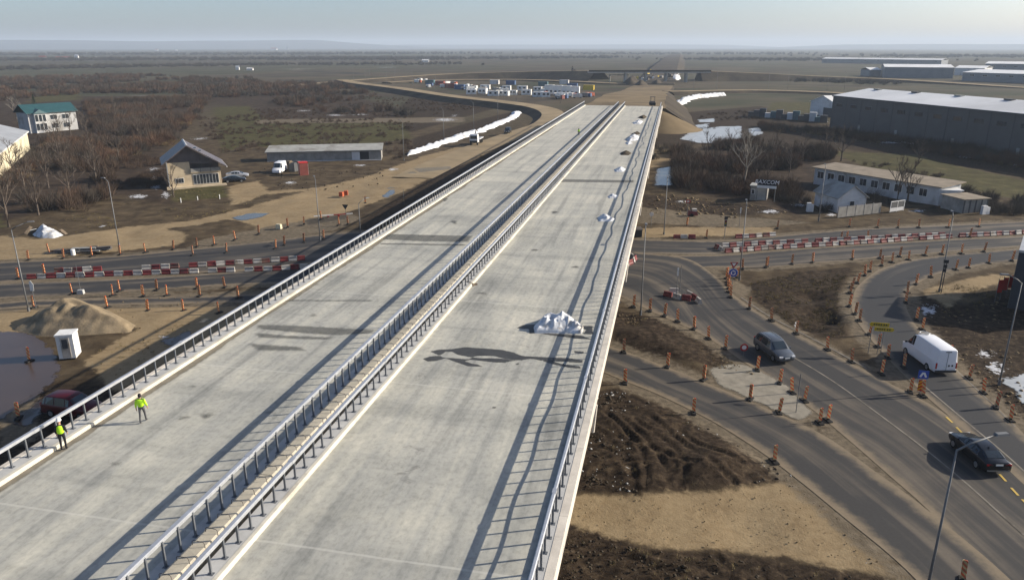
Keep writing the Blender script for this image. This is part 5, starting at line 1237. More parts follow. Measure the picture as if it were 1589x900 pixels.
for k in range(44):
    a_ = random.uniform(640, 925); b_ = 128+(a_-640)*.085+random.uniform(-3,7); mt = random.choice(['white','white','white','silver','bluec','redc','orange'])
    p = G(a_, b_); t = thing('site_truck', 'small %s truck parked in the crowded site camp' % {'white':'white','silver':'silver','bluec':'blue','redc':'rust red','orange':'orange'}[mt], 'truck', p, random.uniform(-1,1), 'trucks in the site camp '+mt)
    MB().box((1.9,0,1.3),(1.7,2.1,1.9),taper=.88).build('cab', MT[mt], t); MB().box((-1.0,0,1.5),(3.8,2.2,random.choice([.6,1.9])),taper=.98).build('load_bed', MT[random.choice([mt,'shedw','white'])], t)
    for x in (1.9,-1.8):
        for s in (-1,1): MB().tube([(x,s*.9-.14,.42),(x,s*.9+.14,.42)], .42, 8).build('wheel', MT['tyre'], t)
for k in range(7): cabin(700+k*24+random.uniform(-8,8), 136+k*.8+random.uniform(-2.5,2.5), random.uniform(4,7), 2.6, 2.8, 'white', 'white portable cabin in the rear line of the site camp', 'rear line of white cabins', -.05)
# white booth by the pool
t, L = bldg('booth', 'white guard booth with glazed door beside the muddy pool', G2(92.5,559), G2(118,557), cat='booth')
L = 1.45; MB().bx(0, L, 0, 1.5, .12, 2.35).build('shell', MT['white'], t); MB().bx(-.06, L+.06, -.06, 1.56, 2.35, 2.5).build('roof', MT['white'], t)
d = MB().bx(.35, 1.1, -.05, .02, .2, 2.2).build('door', MT['wplas'], t); MB().bx(.48, .97, -.075, -.04, 1.15, 2.05).build('pane', MT['wglass'], d); MB().bx(.06, .14, .06, 1.4, 0, .12).build('skid', MT['wood'], t); MB().bx(L-.14, L-.06, .06, 1.4, 0, .12).build('skid', MT['wood'], t)

# ------------------------------------------------------------------ distant overpass
a = np.array(G2(925,111,8.6)); b = np.array(G2(1092,111,8.6)); t, L = bldg('overpass', 'distant dark overpass crossing the motorway line', a, b, cat='bridge')
MB().bx(-6, L+6, 0, 10, 7.2, 8.6).build('deck', MT['girder'], t); MB().bx(-6, L+6, -.25, 0, 8.2, 9.5).build('parapet', MT['slope'], t)
for x in (L*.28, L*.47, L*.66, L*.85):
    MB().bx(x-.6, x+.6, 1, 9, -.3, 7.2).build('pier', MT['girder'], t)
t = thing('underpass_frame', 'pale concrete portal frame under the distant overpass', 'frame', G(945,127), 0); MB().bx(0,16,0,1.2,5,6).build('beam', MT['fascia'], t)
for x in (0.5, 15.5): MB().bx(x-.5,x+.5,.1,1.1,0,5).build('column', MT['fascia'], t)

# ------------------------------------------------------------------ heaps, tarps, debris
def lump(name, pts_px, z0, h, mat, label, cat, seed=0, res=22, z_plane=0.0, p=1.4, amp=.35, group=None, noise_s=None, kind=None, smooth=True, fold=False):
    """lumpy heap whose footprint is the pixel polygon on the plane z_plane"""
    P = np.array(PX(pts_px, z_plane)); c = P.mean(0); mx, mn = P.max(0), P.min(0)
    n = res; gx = np.linspace(mn[0], mx[0], n); gy = np.linspace(mn[1], mx[1], n); AX, AY = np.meshgrid(gx, gy)
    sd = poly_sd(AX.ravel(), AY.ravel(), P).reshape(AX.shape); md = max(sd.max(), 1e-3); s = noise_s or md
    prof = np.clip(sd/md, 0, 1)**(1/p); rg = lambda q, k: 1-np.abs(2*vnoise(AX, AY, q, k)-1)
    nz = (rg(s*1.5, seed)+.5*rg(s*.7, seed+1)+.22*rg(s*.33, seed+2))*.8 if fold else vnoise(AX, AY, s*.8, seed)+.6*vnoise(AX, AY, s*.35, seed+1)+.35*vnoise(AX, AY, s*.15, seed+2)
    ZZ = prof*h*((1-amp)+amp*nz) - .03*(sd <= 0) 
    V = np.stack([AX.ravel()-c[0], AY.ravel()-c[1], ZZ.ravel()], 1); I = np.arange(n*n).reshape(n, n)
    ok = (sd > -md*.12); q = []
    for i in range(n-1):
        for j in range(n-1):
            if ok[i,j] or ok[i+1,j] or ok[i,j+1] or ok[i+1,j+1]: q.append((I[i,j], I[i,j+1], I[i+1,j+1], I[i+1,j]))
    used = sorted(set(k for f in q for k in f)); mp = {k: i for i, k in enumerate(used)}
    o = npmesh(name, V[used], [[mp[k] for k in f] for f in q], mat, smooth=smooth); o.location = (c[0], c[1], z0)
    if kind: tag(o, kind=kind)
    else: tag(o, label, cat, group)
    return o
lump('gravel_heap', [(18,512),(40,498),(70,486),(115,476),(150,476),(185,490),(212,505),(200,516),(160,520),(110,522),(60,521)], -.05, 2.6, MT['gravel'], 'big heap of tan gravel beside the road and booth', 'gravel heap', 3, 56, p=1.1, amp=.5)
# tarpaulin-covered load on the deck
lump('tarpaulin', [(828,508),(836,499),(850,493),(866,496),(880,494),(898,502),(906,508),(903,518),(880,517),(855,517),(830,517)], DZ, 1.0, MT['tarp'], 'large crumpled white tarpaulin heap on the deck', 'tarpaulin', 11, 70, DZ, p=1.7, amp=.8, noise_s=.75, fold=True)
for pts, hh, sd_, lab in [([(927,338),(935,333),(945,335),(954,340),(950,344),(930,344)], .9, 5, 'crumpled white tarp on the deck nearest the big tarpaulin'),
                     ([(943,305),(950,301),(959,304),(956,308),(945,308)], .6, 6, 'small white sheet heap second from the big tarpaulin'),
                     ([(953,264),(961,260),(971,263),(967,267),(955,267)], .9, 7, 'white sheet heap beyond the dark heap on the deck'),
                     ([(971,217),(980,210),(992,212),(990,218),(976,220)], 1.3, 8, 'white tarp heap at the far third of the deck'),
                     ([(970,222),(978,220),(982,223),(974,225)], .6, 12, 'low white scrap beside the far tarp heap'),
                     ([(981,191),(990,187),(998,189),(994,193),(984,193)], 1.0, 9, 'white heap near the far end of the deck')]:
    lump('tarp_heap', pts, DZ, hh*.55, MT['tarp'], lab, 'tarp', sd_, 30, DZ, p=1.4, amp=.8, noise_s=.7, fold=True)
for pts, hh, lab in [([(963,238),(969,235),(980,238),(976,241),(964,241)], .7, 'dark rubble heap on the deck between the tarps'), ([(990,183),(997,180),(1004,182),(999,185)], .9, 'dark rubble heap near the far end of the deck'), ([(979,209),(988,206),(994,208),(988,210)], .8, 'dark rubble heap behind the far tarp')]:
    lump('rubble_heap', pts, DZ, hh*.7, MT['slope'], lab, 'rubble', 4, 16, DZ, p=1.5)
# snow banks
def bank(P, wd, h, label=None, z=0.0):
    W = catmull([np.array(q) for q in PX(P, z)], 1.2); n = len(W); V = []; K = 7
    for i, q in enumerate(W):
        d = W[min(i+1,n-1)]-W[max(i-1,0)]; d = d/np.linalg.norm(d); s = np.array([-d[1], d[0]]); e = min(1, i/3, (n-1-i)/3)
        ww = wd*(.55+.75*vnoise(np.array([i*.5]), np.array([0.]), 1, 3)[0])*max(e,.15)
        for k in range(K):
            f = k/(K-1)*2-1; jt = (vnoise(np.array([i*.9]), np.array([k*1.7]), 1, 7)[0]-.5)
            p_ = q+s*f*(ww+jt*.5); V.append((p_[0], p_[1], z-.03+h*e*(1-f*f)*(.6+.9*(jt+.5))))
    o = npmesh('snow_bank', V, [(i*K+j, i*K+j+1, (i+1)*K+j+1, (i+1)*K+j) for i in range(n-1) for j in range(K-1)], MT['snow'], smooth=True); tag(o, kind='structure')
bank([(632,242),(655,233),(690,222),(720,211),(745,204),(770,194),(795,183),(803,174)], 2.1, .9)
bank([(1058,157),(1075,153),(1100,150),(1125,148)], 4.0, 1.5)
bank([(1050,165),(1056,161),(1064,156)], 3.0, 1.2); bank([(1042,167),(1050,163),(1056,157)], 2.5, 1.0)
bank([(1047,108),(1049,100),(1050,95)], 5, 2.0); bank([(1048,125),(1048,116)], 4, 1.5)
bank([(1310,206),(1360,214),(1400,221),(1450,231)], .7, .3)
bank([(1235,184),(1262,186),(1287,190)], .8, .4)
# wrecked pale boat-like hull and timber by the thicket
p = G(72,366); lump('rubble_heap', [(48,366),(58,356),(72,352),(88,358),(100,366),(84,371),(62,371)], -.05, 1.3, MT['tarp'], 'low pale rubble heap at the thicket edge', 'rubble', 31, 34, p=1.3, amp=.8, noise_s=1.0, fold=True)
t = thing('scrap_heap', 'torn sheeting and planks lying on the pale rubble heap', 'scrap', p, .3)
for k in range(5):
    m = MB(); m.box((0,0,0), (random.uniform(.8,1.8), random.uniform(.3,.8), .06), taper=.8); o = m.build('sheet', MT['tarp' if k % 3 else 'wood'], t)
    o.location = (random.uniform(-2.5,2.5), random.uniform(-.8,.8), random.uniform(.2,1.2)); o.rotation_euler = (random.uniform(-.8,.8), random.uniform(-.7,.7), random.uniform(0,3))
p = G(128,392); t = thing('steel_stack', 'stack of dark formwork panels and beams by the roadside', 'formwork stack', p, .25)
for k in range(16):
    L_ = random.uniform(2.2,4.2); m = MB().box((0,0,0), (L_, random.uniform(.2,.9), random.uniform(.1,.25))); o = m.build('panel' if k % 2 else 'beam', MT[['rebar','joint','roofgrey','wood'][k % 4]], t)
    o.location = (random.uniform(-3.2,3.2), random.uniform(-.5,.5), .12+.16*(k % 5)); o.rotation_euler = (0, random.uniform(-.05,.05), random.uniform(-.25,.25))
o = MB().tube([(0,0,0),(0,0,.8),(0,0,.84)], [.3,.3,.24], 14).build('barrel', MT['white']); q = G(114,396); o.location = (q[0],q[1],.02); tag(o, 'white barrel standing in front of the formwork stack', 'barrel')
# yard objects
t, L = bldg('portable_toilet', 'red portable cabinet in the dirt yard', G2(466,273), G2(480,272), cat='cabinet'); MB().bx(0,1.9,0,1.9,0,2.8).build('shell', MT['redc'], t); MB().bx(-.05,1.95,-.05,1.95,2.8,2.95).build('roof', MT['redf'], t); MB().bx(1.9,1.96,.15,1.7,.2,2.6).build('side_panel', MT['plasterw'], t)
for k, (a_, b_) in enumerate([(530,305),(537,303)]):
    q = G(a_, b_); o = MB().box((0,0,.4), (.8,.8,.8), taper=.93).box((0,0,.83),(.7,.7,.06)).build('orange_tank', MT['orange']); o.location = (q[0],q[1],.02); o.rotation_euler = (0,0,.3*k); tag(o, ['pale orange plastic tank on the dirt yard','taller deep orange plastic tank on the dirt yard'][k], 'tank')
q = G(433,355); o = MB().box((0,0,.35), (.9,.6,.7), taper=.9).box((0,0,.73),(.7,.4,.06)).build('crate', MT['plasterc']); o.location = tuple(q); tag(o, 'small cream box on the dusty roadside', 'box')
p = G(520,336); t = thing('barrier_boom', 'fallen red and white boom lying on the dirt verge', 'boom', p, .55)
for k in range(6): MB().box((-3+k*1.1,0,.3), (1.09,.16,.16)).build('boom_segment', MT['redp' if k in (3,4) else 'white'], t)
for x in (-1.2, .6): MB().box((x,0,.12), (.3,.7,.2)).build('foot', MT['redp'], t)
for k, (a_, b_, mt) in enumerate([(456,266,'joint'),(449,263,'wood'),(462,263,'joint')]):
    q = G(a_, b_); o = MB().box((0,0,.9), (1.4,1.8,1.8), taper=.9).box((.1,0,1.9),(.9,1.2,.3)).build('site_machine', MT[mt]); o.location = tuple(q); tag(o, ['dark site machine between van and red cabinet','brown timber-coloured machine behind the dark one','dark site machine beside the red cabinet'][k], 'machine')
# rusty machine and drums on the far verge
p = G(1074,336); t = thing('road_cart', 'red and white barrier trailer on the dirt verge', 'trailer', p, .2); MB().box((0,0,.6), (1.8,1.0,.7), taper=.8).build('body', MT['rplas'], t); MB().box((.3,0,1.1), (.8,.8,.5)).build('hopper', MT['wplas'], t)
for s in (-.55,.55): MB().tube([(-.2,s-.08,.3),(-.2,s+.08,.3)], .3, 12).build('wheel', MT['tyre'], t)
# dark trough under the viaduct on the far verge
p = G(962,366); t = thing('steel_skip', 'long dark skip on the far verge next to the viaduct', 'skip', p, .2); MB().box((0,0,.6), (6.5,2.0,1.1)).build('tub', MT['blackp'], t); MB().box((0,0,1.18), (6.7,2.2,.1)).build('rim', MT['rebar'], t)
# excavators at the motorway works
def digger(px, py, z, rz, label, mt='rebar'):
    p = G(px, py, z); t = thing('excavator', label, 'excavator', p, rz)
    for s in (-1.1, 1.1): MB().box((0,s,.5), (4.2,.6,1.0), taper=.85).build('track', MT['tyre'], t)
    MB().box((-.4,0,1.7), (3.4,2.5,1.4), taper=.9).build('body', MT[mt], t); MB().box((.9,.7,2.6), (1.4,1.0,1.5), taper=.9).build('cab', MT['glass'], t)
    MB().tube([(1.2,-.3,1.9),(3.6,-.3,4.8),(6.2,-.3,3.2),(6.6,-.3,1.0)], [.32,.28,.22,.15], 6).build('boom', MT[mt], t); MB().box((6.5,-.3,.8), (.9,1.0,.9), taper=.7).build('bucket', MT['rebar'], t)
digger(890,112,6.5,2.0,'small dark excavator silhouetted on the far raised road'); digger(1005,117,3,1,'dark excavator among machines under the overpass','yellowp'); digger(1040,120,3,2.4,'dark excavator beside the snow strip at the overpass')
for k, (a_, b_) in enumerate([(1010,124),(1018,122),(1026,123),(1034,125),(1000,126),(992,124)]):
    p = G(a_, b_); t = thing('dump_truck', 'distant dump truck among the works under the overpass', 'truck', p, k*.7, 'dump trucks under the overpass'); MB().box((1.8,0,1.6),(1.8,2.4,2.2),taper=.9).build('cab', MT['yellowp' if k % 2 else 'white'], t); MB().box((-1.6,0,1.7),(4.6,2.5,1.6)).build('tipper', MT['rebar'], t)
    for x in (1.8,-1,-2.4):
        for s in (-1,1): MB().tube([(x,s-.15,.5),(x,s+.15,.5)], .5, 10).build('wheel', MT['tyre'], t)
for k, (a_, b_, r_, h_) in enumerate([(980,131,16,6),(995,133,12,4),(1020,130,10,3)]):
    c_ = [(a_-r_, b_), (a_-r_*.4, b_-2), (a_+r_*.5, b_-2), (a_+r_, b_), (a_+r_*.4, b_+1.6), (a_-r_*.5, b_+1.6)]
    lump('spoil_heap', c_, 0, h_, MT['slope'], ['tall dark spoil heap before the overpass','lower dark spoil heap before the overpass','small spoil heap beside the trucks'][k], 'spoil heap', k+20, 18, p=1.2)
# parked vehicles and stock yard beside the warehouse
for k in range(14):
    a_ = 1166+k*8.6; b_ = 181+k*.75; p = G(a_, b_); t = thing('stacked_pallets', 'dark covered stock pile in the warehouse yard', 'stock pile', p, -.2, 'stock piles in the warehouse yard')
    MB().box((0,0,1.0+.4*(k % 3)), (2.6,2.0,2.0+.8*(k % 3))).build('goods', MT[['greenc','wh','navy','plasterw'][k % 4] if k % 5 else 'wh'], t); MB().box((0,0,.07), (2.7,2.1,.14)).build('pallet', MT['wood'], t)
# small road debris on the deck by the median
for k, (a_, b_) in enumerate([(727,440),(731,443),(1140,395)][:2]):
    p = G(a_, b_, DZ); o = MB().box((0,0,.1), (.6,.3,.2), taper=.7).box((.3,.2,.06), (.4,.2,.12), rz=.6).build('debris', MT['wood']); o.location = (p[0],p[1],DZ); tag(o, ['brown scrap of timber lying by the median kerb','second brown scrap beside the median kerb'][k], 'debris')
p = G(865,553,DZ)

# ------------------------------------------------------------------ vegetation
def twig_cloud(n, h, r, tw, seed, up=.75):
    """n thin triangular shoots of a leafless bush"""
    g = np.random.default_rng(seed)
    az = g.uniform(0, 2*PI, n); f = g.uniform(0, 1, n)**.6
    b = np.stack([np.cos(az)*r*.55*f, np.sin(az)*r*.55*f, g.uniform(0, .55, n)*h*(1-.5*f)], 1)
    d = np.stack([np.cos(az)*f*.8+g.normal(0,.28,n), np.sin(az)*f*.8+g.normal(0,.28,n), up+g.uniform(0,.5,n)], 1)
    d /= np.linalg.norm(d, axis=1)[:,None]; L = g.uniform(.25,.62,n)*h
    tip = b+d*L[:,None]; side = np.cross(d, g.normal(0,1,(n,3))); side /= np.linalg.norm(side, axis=1)[:,None]
    V = np.stack([b-side*tw[0]/2, b+side*tw[0]/2, tip], 1)
    return V.reshape(-1, 3)
def in_poly(P, n, g):
    P = np.array(P); mn, mx = P.min(0), P.max(0); out = np.zeros((0,2))
    while len(out) < n:
        q = g.uniform(mn, mx, (max(n, 200)*3, 2)); out = np.vstack([out, q[poly_sd(q[:,0], q[:,1], P) > 0]])
    return out[:n]
def area(P):
    P = np.array(P); x, y = P[:,0], P[:,1]; return abs(np.dot(x, np.roll(y,-1))-np.dot(y, np.roll(x,-1)))/2
def scatter(name, pts, tmpl, smin, smax, mat, g, kind='stuff', zoff=-.05, hz=1.0):
    out = []
    for p in pts:
        V = tmpl[g.integers(len(tmpl))]; a = g.uniform(0, 2*PI); s = g.uniform(smin, smax); c, sn = math.cos(a)*s, math.sin(a)*s
        W = np.empty_like(V); W[:,0] = V[:,0]*c-V[:,1]*sn+p[0]; W[:,1] = V[:,0]*sn+V[:,1]*c+p[1]; W[:,2] = V[:,2]*s*hz+zoff; out.append(W)
    V = np.vstack(out); o = npmesh(name, V, np.arange(len(V)).reshape(-1,3), mat); tag(o, kind=kind); return o
g = np.random.default_rng(21)
T1 = [twig_cloud(170, 3.4, 1.9, (.055,), k) for k in range(5)]
T2 = [twig_cloud(110, 1.5, 1.2, (.05,), 30+k) for k in range(4)]
T3 = [twig_cloud(120, 6.5, 3.6, (.22,), 60+k, .6) for k in range(4)]
T4 = [twig_cloud(90, 9, 6, (.7,), 80+k, .6) for k in range(4)]
def mixed(name, P, dens, tm, smin, smax, scl, th, seed, mats=('twig','twigg','twigr','straw')):
    q = clumpy(P, dens, g, scl, th, 3600, seed); k = vnoise(q[:,0], q[:,1], scl*.9, seed+40)+g.uniform(-.22,.22,len(q))
    ed = np.quantile(k, [.34,.62,.86]); idx = np.digitize(k, ed)
    for i, mt in enumerate(mats):
        if (idx == i).sum() > 2: scatter(name, q[idx == i], tm if mt != 'straw' else T2, smin*(.8 if mt == 'straw' else 1), smax, MT[mt], g)
def clumpy(P, dens, g, scl=14, th=.42, cap=3000, seed=5):
    n = min(int(area(P)*dens), cap); q = in_poly(P, n*2, g); k = vnoise(q[:,0], q[:,1], scl, seed)+.4*vnoise(q[:,0], q[:,1], scl*.35, seed+1)-.2
    return q[k > th]
S1 = PX([(-150,345),(0,338),(60,343),(120,335),(175,305),(180,260),(255,225),(275,190),(140,165),(135,212),(70,222),(55,238),(10,280),(-150,330)])
S2 = PX([(130,162),(330,150),(300,188),(262,232),(160,228)])
mixed('thicket', S1, .17, T1, .45, 1.35, 13, .44, 5)
mixed('thicket', S2, .13, T1, .5, 1.4, 17, .45, 8)
S3 = PX([(-250,158),(0,122),(200,117),(400,122),(540,132),(600,158),(650,182),(520,178),(380,158),(280,146),(130,146),(0,158),(-250,185)])
mixed('scrub_belt', S3, .026, T3, .25, .8, 38, .46, 9, ('twig','twigg','twigr','twig'))
S4 = PX([(1045,234),(1160,222),(1240,230),(1300,240),(1275,258),(1240,278),(1235,318),(1200,306),(1100,305),(1050,290)])
mixed('thicket', S4, .42, T1, .45, 1.35, 9, .41, 11)
S5 = PX([(1180,203),(1290,212),(1400,230),(1589,262),(1700,282),(1700,264),(1450,226),(1290,206),(1180,196)])
mixed('hedge', S5, .22, T1, .4, 1.2, 11, .42, 12)
for P, d_ in (([(1480,298),(1589,298),(1650,332),(1545,334),(1500,310)], .3), ([(1342,306),(1450,322),(1440,329),(1365,322)], .3), ([(1200,300),(1300,308),(1296,330),(1225,325)], .35), ([(1010,232),(1060,228),(1050,245),(1005,250)], .15)):
    scatter('scrub', clumpy(PX(P), d_, g, 6, .40), T1, .35, .8, MT['twigg'], g)
for P, d_ in (([(170,236),(262,246),(262,318),(178,302)], .35), ([(300,185),(400,170),(640,190),(640,225),(420,232),(340,240)], .06), ([(590,205),(640,215),(640,245),(600,250)], .10), ([(400,172),(560,150),(780,163),(640,185)], .05),
              ([(1310,250),(1440,262),(1560,292),(1440,282)], .12), ([(1080,178),(1170,172),(1180,190),(1080,188)], .05)):
    scatter('low_scrub', clumpy(PX(P), d_, g, 8, .44), T2, .5, 1.1, MT['twig'], g)
# dry grass and weeds on verges and islands
GR = [twig_cloud(16, .42, .3, (.03,), 120+k, .9) for k in range(5)]
for P, d_ in (([(1160,442),(1240,424),(1322,418),(1306,440),(1298,480),(1312,520),(1290,526),(1230,506),(1178,470)], 3.0), ([(1440,455),(1500,440),(1560,430),(1540,470),(1470,500)], 1.5), ([(905,615),(1075,650),(1200,724),(1235,742),(1000,765),(880,755)], .25),
              ([(950,480),(1030,500),(1170,582),(1030,556)], 1.5), ([(860,812),(1000,850),(1370,900),(860,930)], .5), ([(60,340),(160,330),(190,352),(120,362),(60,370)], 1.0), ([(100,560),(180,530),(330,490),(200,580)], .5),
              ([(266,296),(346,289),(353,306),(270,314)], 1.0), ([(215,330),(330,318),(420,300),(380,322),(290,345)], .8)):
    scatter('dry_grass', clumpy(PX(P), d_, g, 2.2, .45, 2600), GR, .5, 1.2, MT['drygrass'], g, zoff=0)
# stones and clods in the mud
def rocks(P, n, smin, smax, mat, z=0.0):
    q = in_poly(PX(P), n, g); V = []; T_ = []
    base = np.array([(1,0,0),(-.9,.2,0),(0,1,.1),(.1,-1,0),(0,.1,.8),(.1,0,-.6)]); F = np.array([(0,2,4),(2,1,4),(1,3,4),(3,0,4),(2,0,5),(1,2,5),(3,1,5),(0,3,5)])
    for k, p in enumerate(q):
        s = smin+(smax-smin)*g.uniform()**3; a = g.uniform(0, 6.28); B = base*g.uniform(.6,1.2,(6,1))*s
        V.append(np.stack([B[:,0]*math.cos(a)-B[:,1]*math.sin(a)+p[0], B[:,0]*math.sin(a)+B[:,1]*math.cos(a)+p[1], B[:,2]*.8+z+s*.1], 1)); T_.append(F+6*k)
    o = npmesh('stones', np.vstack(V), np.vstack(T_), mat); tag(o, kind='stuff')
rocks([(900,615),(960,605),(1075,650),(1200,724),(1238,742),(1130,758),(1000,766),(885,760)], 900, .03, .22, MT['slope'])
rocks([(900,615),(960,605),(1075,650),(1200,724),(1238,742),(1130,758),(1000,766),(885,760)], 220, .04, .16, MT['walk'])
rocks([(950,480),(1030,500),(1170,582),(1110,572),(1030,556)], 500, .04, .2, MT['spoil'])
rocks([(880,768),(1000,772),(1240,748),(1380,880),(1150,848),(1000,840),(890,800)], 420, .02, .09, MT['spoil'])
rocks([(1060,740),(1090,725),(1130,735),(1120,758),(1070,758)], 500, .05, .14, MT['walk'])
rocks([(860,812),(1000,850),(1370,900),(1300,960),(830,960)], 700, .03, .16, MT['slope'])
rocks([(1420,455),(1490,480),(1560,450),(1640,640),(1589,670),(1480,545)], 300, .05, .3, MT['spoil'])
rocks([(180,470),(420,440),(470,460),(220,600),(150,570)], 260, .04, .18, MT['spoil'])
rocks([(1020,300),(1160,318),(1250,328),(1160,340),(1000,330)], 240, .1, .5, MT['spoil'])
rocks([(400,262),(600,262),(590,290),(480,300),(400,290)], 200, .08, .4, MT['slope'])
for k, (a_, b_, r_) in enumerate([(1118,707,.55),(1124,716,.4)]):
    c_ = G(a_, b_, .12); pts = [(c_[0]+r_*math.cos(q)*(1+.2*math.sin(2*q)), c_[1]+r_*math.sin(q), .14+.05*math.sin(3*q)) for q in np.linspace(0, 5.2, 16)]
    o = MB().tube(pts, .03, 6).build('hose', MT['walk'], smooth=True); tag(o, ['pale loop of hose lying on the churned mud','smaller pale hose loop beside the gravel spill'][k], 'hose')
# far tree lines
def treeline(P, depth, n, smin, smax):
    W = [np.array(q) for q in PX(P)]; out = []
    for _ in range(n):
        i = g.integers(len(W)-1); f = g.uniform(); p = W[i]+(W[i+1]-W[i])*f; out.append(p+g.normal(0, depth, 2))
    scatter('tree_line', out, T4, smin, smax, MT['twigg'], g)
treeline([(-250,96),(0,94),(300,93),(650,92)], 60, 900, .6, 1.1)
treeline([(-250,87),(0,85.5),(400,85),(700,84)], 120, 900, .8, 1.4)
treeline([(-250,112),(0,108),(180,104)], 30, 350, .4, .8)
treeline([(180,104),(420,101),(700,100)], 30, 420, .4, .7)
treeline([(480,92),(700,92),(930,90)], 70, 420, .6, 1.0)
treeline([(1080,93),(1250,94),(1400,94)], 60, 380, .5, .9); treeline([(1350,88),(1600,89),(1750,90)], 90, 400, .7, 1.2)
treeline([(900,84),(1200,84.5)], 150, 260, .7, 1.2)
treeline([(1160,122),(1260,126),(1350,130)], 12, 200, .25, .5)
# single bare trees
def make_tree(h, seed, spread, bark):
    g2 = random.Random(seed); br_ = MB(); tw = []
    tr = MB(); tr.tube([(0,0,-.2),(g2.uniform(-.1,.1),g2.uniform(-.1,.1),h*.2),(g2.uniform(-.2,.2),g2.uniform(-.2,.2),h*.4)], [h*.02+.04,h*.017+.02,h*.013], 7)
    top = Vector(tr.v[-1]); top.z = h*.4
    def grow_(p, d, L, r, lv):
        q = p+d*L*.55+Vector((g2.uniform(-.1,.1),g2.uniform(-.1,.1),.05))*L; e = q+(d+Vector((0,0,.25))).normalized()*L*.45
        br_.tube([p, q, e], [r, r*.75, r*.5], 4 if lv else 5, cap=False)
        if lv >= 3:
            for _ in range(5):
                b = p.lerp(e, g2.uniform(.2,1)); dd = Vector((d.x+g2.uniform(-.8,.8), d.y+g2.uniform(-.8,.8), d.z+g2.uniform(-.2,.8))).normalized(); s = dd.cross(Vector((g2.uniform(-1,1),g2.uniform(-1,1),g2.uniform(-1,1)))).normalized()*.016
                t_ = b+dd*L*g2.uniform(.5,1.1); br_.add([b-s, b+s, t_], [(0,1,2)])
            return
        for k in range(3 if lv else 4):
            a = g2.uniform(0, 2*PI); tilt = spread*g2.uniform(.5,1.15); ax = Vector((math.cos(a), math.sin(a), 0))
            dd = (d+ax*tilt+Vector((0,0,.15))).normalized(); grow_(e.lerp(q, g2.uniform(0,.8)), dd, L*g2.uniform(.6,.8), r*.6, lv+1)
    for k in range(5):
        a = 2*PI*k/5+g2.uniform(-.4,.4); p = Vector((0,0,h*g2.uniform(.2,.4))); grow_(p, Vector((math.cos(a)*spread, math.sin(a)*spread, 1)).normalized(), h*.26, h*.009+.01, 1)
    grow_(Vector((0,0,h*.38)), Vector((g2.uniform(-.1,.1),g2.uniform(-.1,.1),1)).normalized(), h*.28, h*.012, 0)
    return tr.mesh('trunk', bark), br_.mesh('crown', bark)
TV = [make_tree(8, 1, .55, MT['bark']), make_tree(8, 2, .75, MT['barkp']), make_tree(8, 3, .6, MT['bark']), make_tree(8, 4, .9, MT['bark'])]
def tree(px, py, h, k, label, group=None):
    p = G(px, py); t = thing('bare_tree', label, 'tree', (p[0], p[1], -.05), random.uniform(0,6), group); t.scale = (h/8,)*3
    link('trunk', TV[k][0], t); link('crown', TV[k][1], t)
tree(28,190,9,1,'pale leafless tree beside the teal-roofed house'); tree(14,352,11,0,'tall dark leafless tree at the edge of the tan gravel')
tree(1155,292,11,1,'pale leafless tree rising from the dark thicket behind the gatehouse'); tree(1172,282,9,0,'dark leafless tree beside the pale one behind the gatehouse')
tree(1392,312,8,0,'leafless tree in front of the long white building'); tree(1408,314,7.5,2,'second leafless tree in front of the long white building')
tree(1305,250,9,3,'leafless spreading tree behind the end of the long white building'); tree(1280,243,8,2,'leafless tree on the grass behind the long building')
tree(270,308,6,2,'small leafless tree before the beige villa facade'); tree(545,235,6,3,'spreading leafless shrub behind the long shed'); tree(505,232,5,3,'pale leafless shrub on the field behind the long shed')
tree(1425,255,6,3,'low leafless tree on the grassy slope by the warehouse'); tree(1110,262,7,2,'leafless tree in the thicket near the small ruin')
for a_, b_, h_, k in [(92,214,7,0),(110,210,7,2),(76,216,6,3),(128,205,8,0),(40,300,9,0),(75,290,8,2),(110,310,8.5,3),(60,335,8,2),(150,285,8,0),(100,265,9,0),(185,250,8,3),(140,240,8,2),(215,215,8,0),(240,195,8,3),(180,190,9,2),(300,165,8,0),(20,270,8,3),(90,240,8,2)]:
    tree(a_, b_, h_, k, 'leafless tree standing inside the brown thicket left of the villa', 'trees in the brown thicket')
for a_, b_, h_, k in [(1070,268,7,0),(1095,250,7,2),(1130,250,8,3),(1200,255,8,0),(1225,268,7,2),(1245,250,7,3),(1190,285,6,2)]:
    tree(a_, b_, h_, k, 'leafless tree standing in the dark thicket beside the pond', 'trees in the dark thicket')
t = thing('conifer', 'small dark conifer beside the teal-roofed house', 'tree', G(55,172), 0)
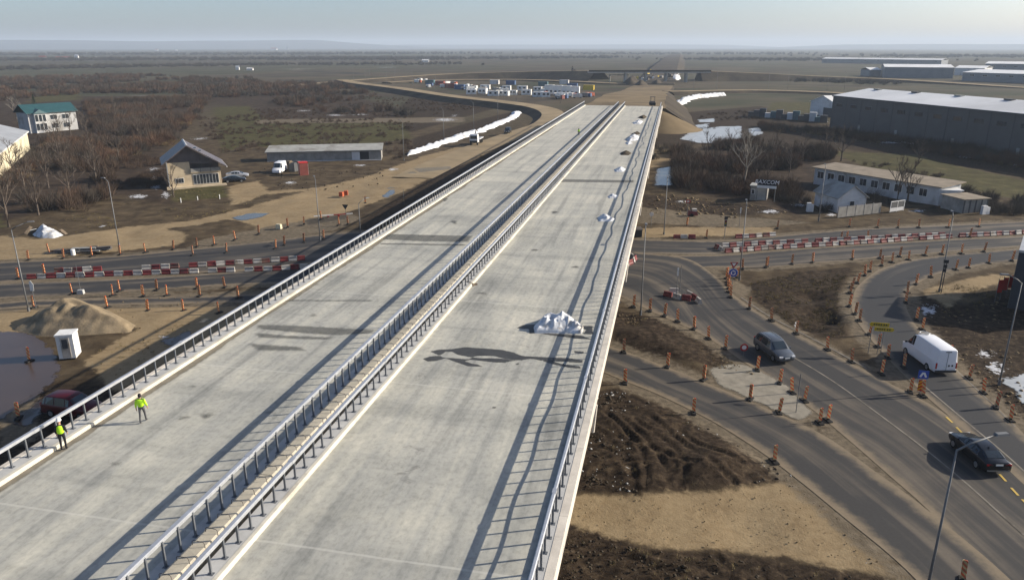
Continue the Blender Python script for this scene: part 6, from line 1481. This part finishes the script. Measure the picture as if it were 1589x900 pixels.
MB().tube([(0,0,-.2),(0,0,6)], [.16,.03], 6).build('trunk', MT['bark'], t)
V = []
for k in range(900):
    z = random.uniform(.6,7.2); r = (7.4-z)*.26*random.uniform(.3,1); a_ = random.uniform(0, 2*PI); c_ = np.array([math.cos(a_)*r, math.sin(a_)*r, z])
    for _ in range(3): V.append(c_+np.array([random.uniform(-.22,.22), random.uniform(-.22,.22), random.uniform(-.2,.12)]))
npmesh('crown', V, np.arange(len(V)).reshape(-1,3), M('conifer_needles', (.018,.035,.018), .9, .3, .5), t)
# village specks on the plain
for k, (a_, b_, w_, h_, mt) in enumerate([(60,93,14,8,'redc'),(85,92.5,30,6,'redc'),(116,91,8,9,'plasterw'),(145,92,6,5,'plasterw'),(180,91.5,5,4,'plasterw'),(272,79.5,12,9,'plasterw'),(420,78,45,16,'redc'),(445,78,10,26,'plasterw'),(366,109,4,5,'plasterw'),(383,109.5,7,3,'plasterw'),(655,97,12,5,'plasterw'),(240,79,20,10,'redc')]):
    p = G(a_, b_); t = thing('far_house', 'far pale house among the trees on the plain' if mt == 'plasterw' else 'far red-roofed house among the trees on the plain', 'house', p, .2, 'far pale houses' if mt == 'plasterw' else 'far red-roofed houses')
    MB().bx(0, w_, 0, w_*.6, 0, h_*.6).build('wall', MT['plasterw'], t); gable_x(t, w_, w_*.6, h_*.6, h_*.4, MT[mt], .3)

# ------------------------------------------------------------------ hazy air
hz = MB().bx(-14500, 14500, -800, 15500, -4, 150).build('haze', MT['ground']); tag(hz, kind='stuff'); hz.data.materials.clear()
hm_ = bpy.data.materials.new('hazy_air'); hm_.use_nodes = True; nt = hm_.node_tree; nt.nodes.remove(nt.nodes['Principled BSDF'])
pv = nt.nodes.new('ShaderNodeVolumePrincipled'); pv.inputs['Color'].default_value = (.72,.84,1.0,1); pv.inputs['Density'].default_value = .00015; pv.inputs['Anisotropy'].default_value = .1
nt.links.new(pv.outputs[0], nt.nodes['Material Output'].inputs['Volume']); hz.data.materials.append(hm_)
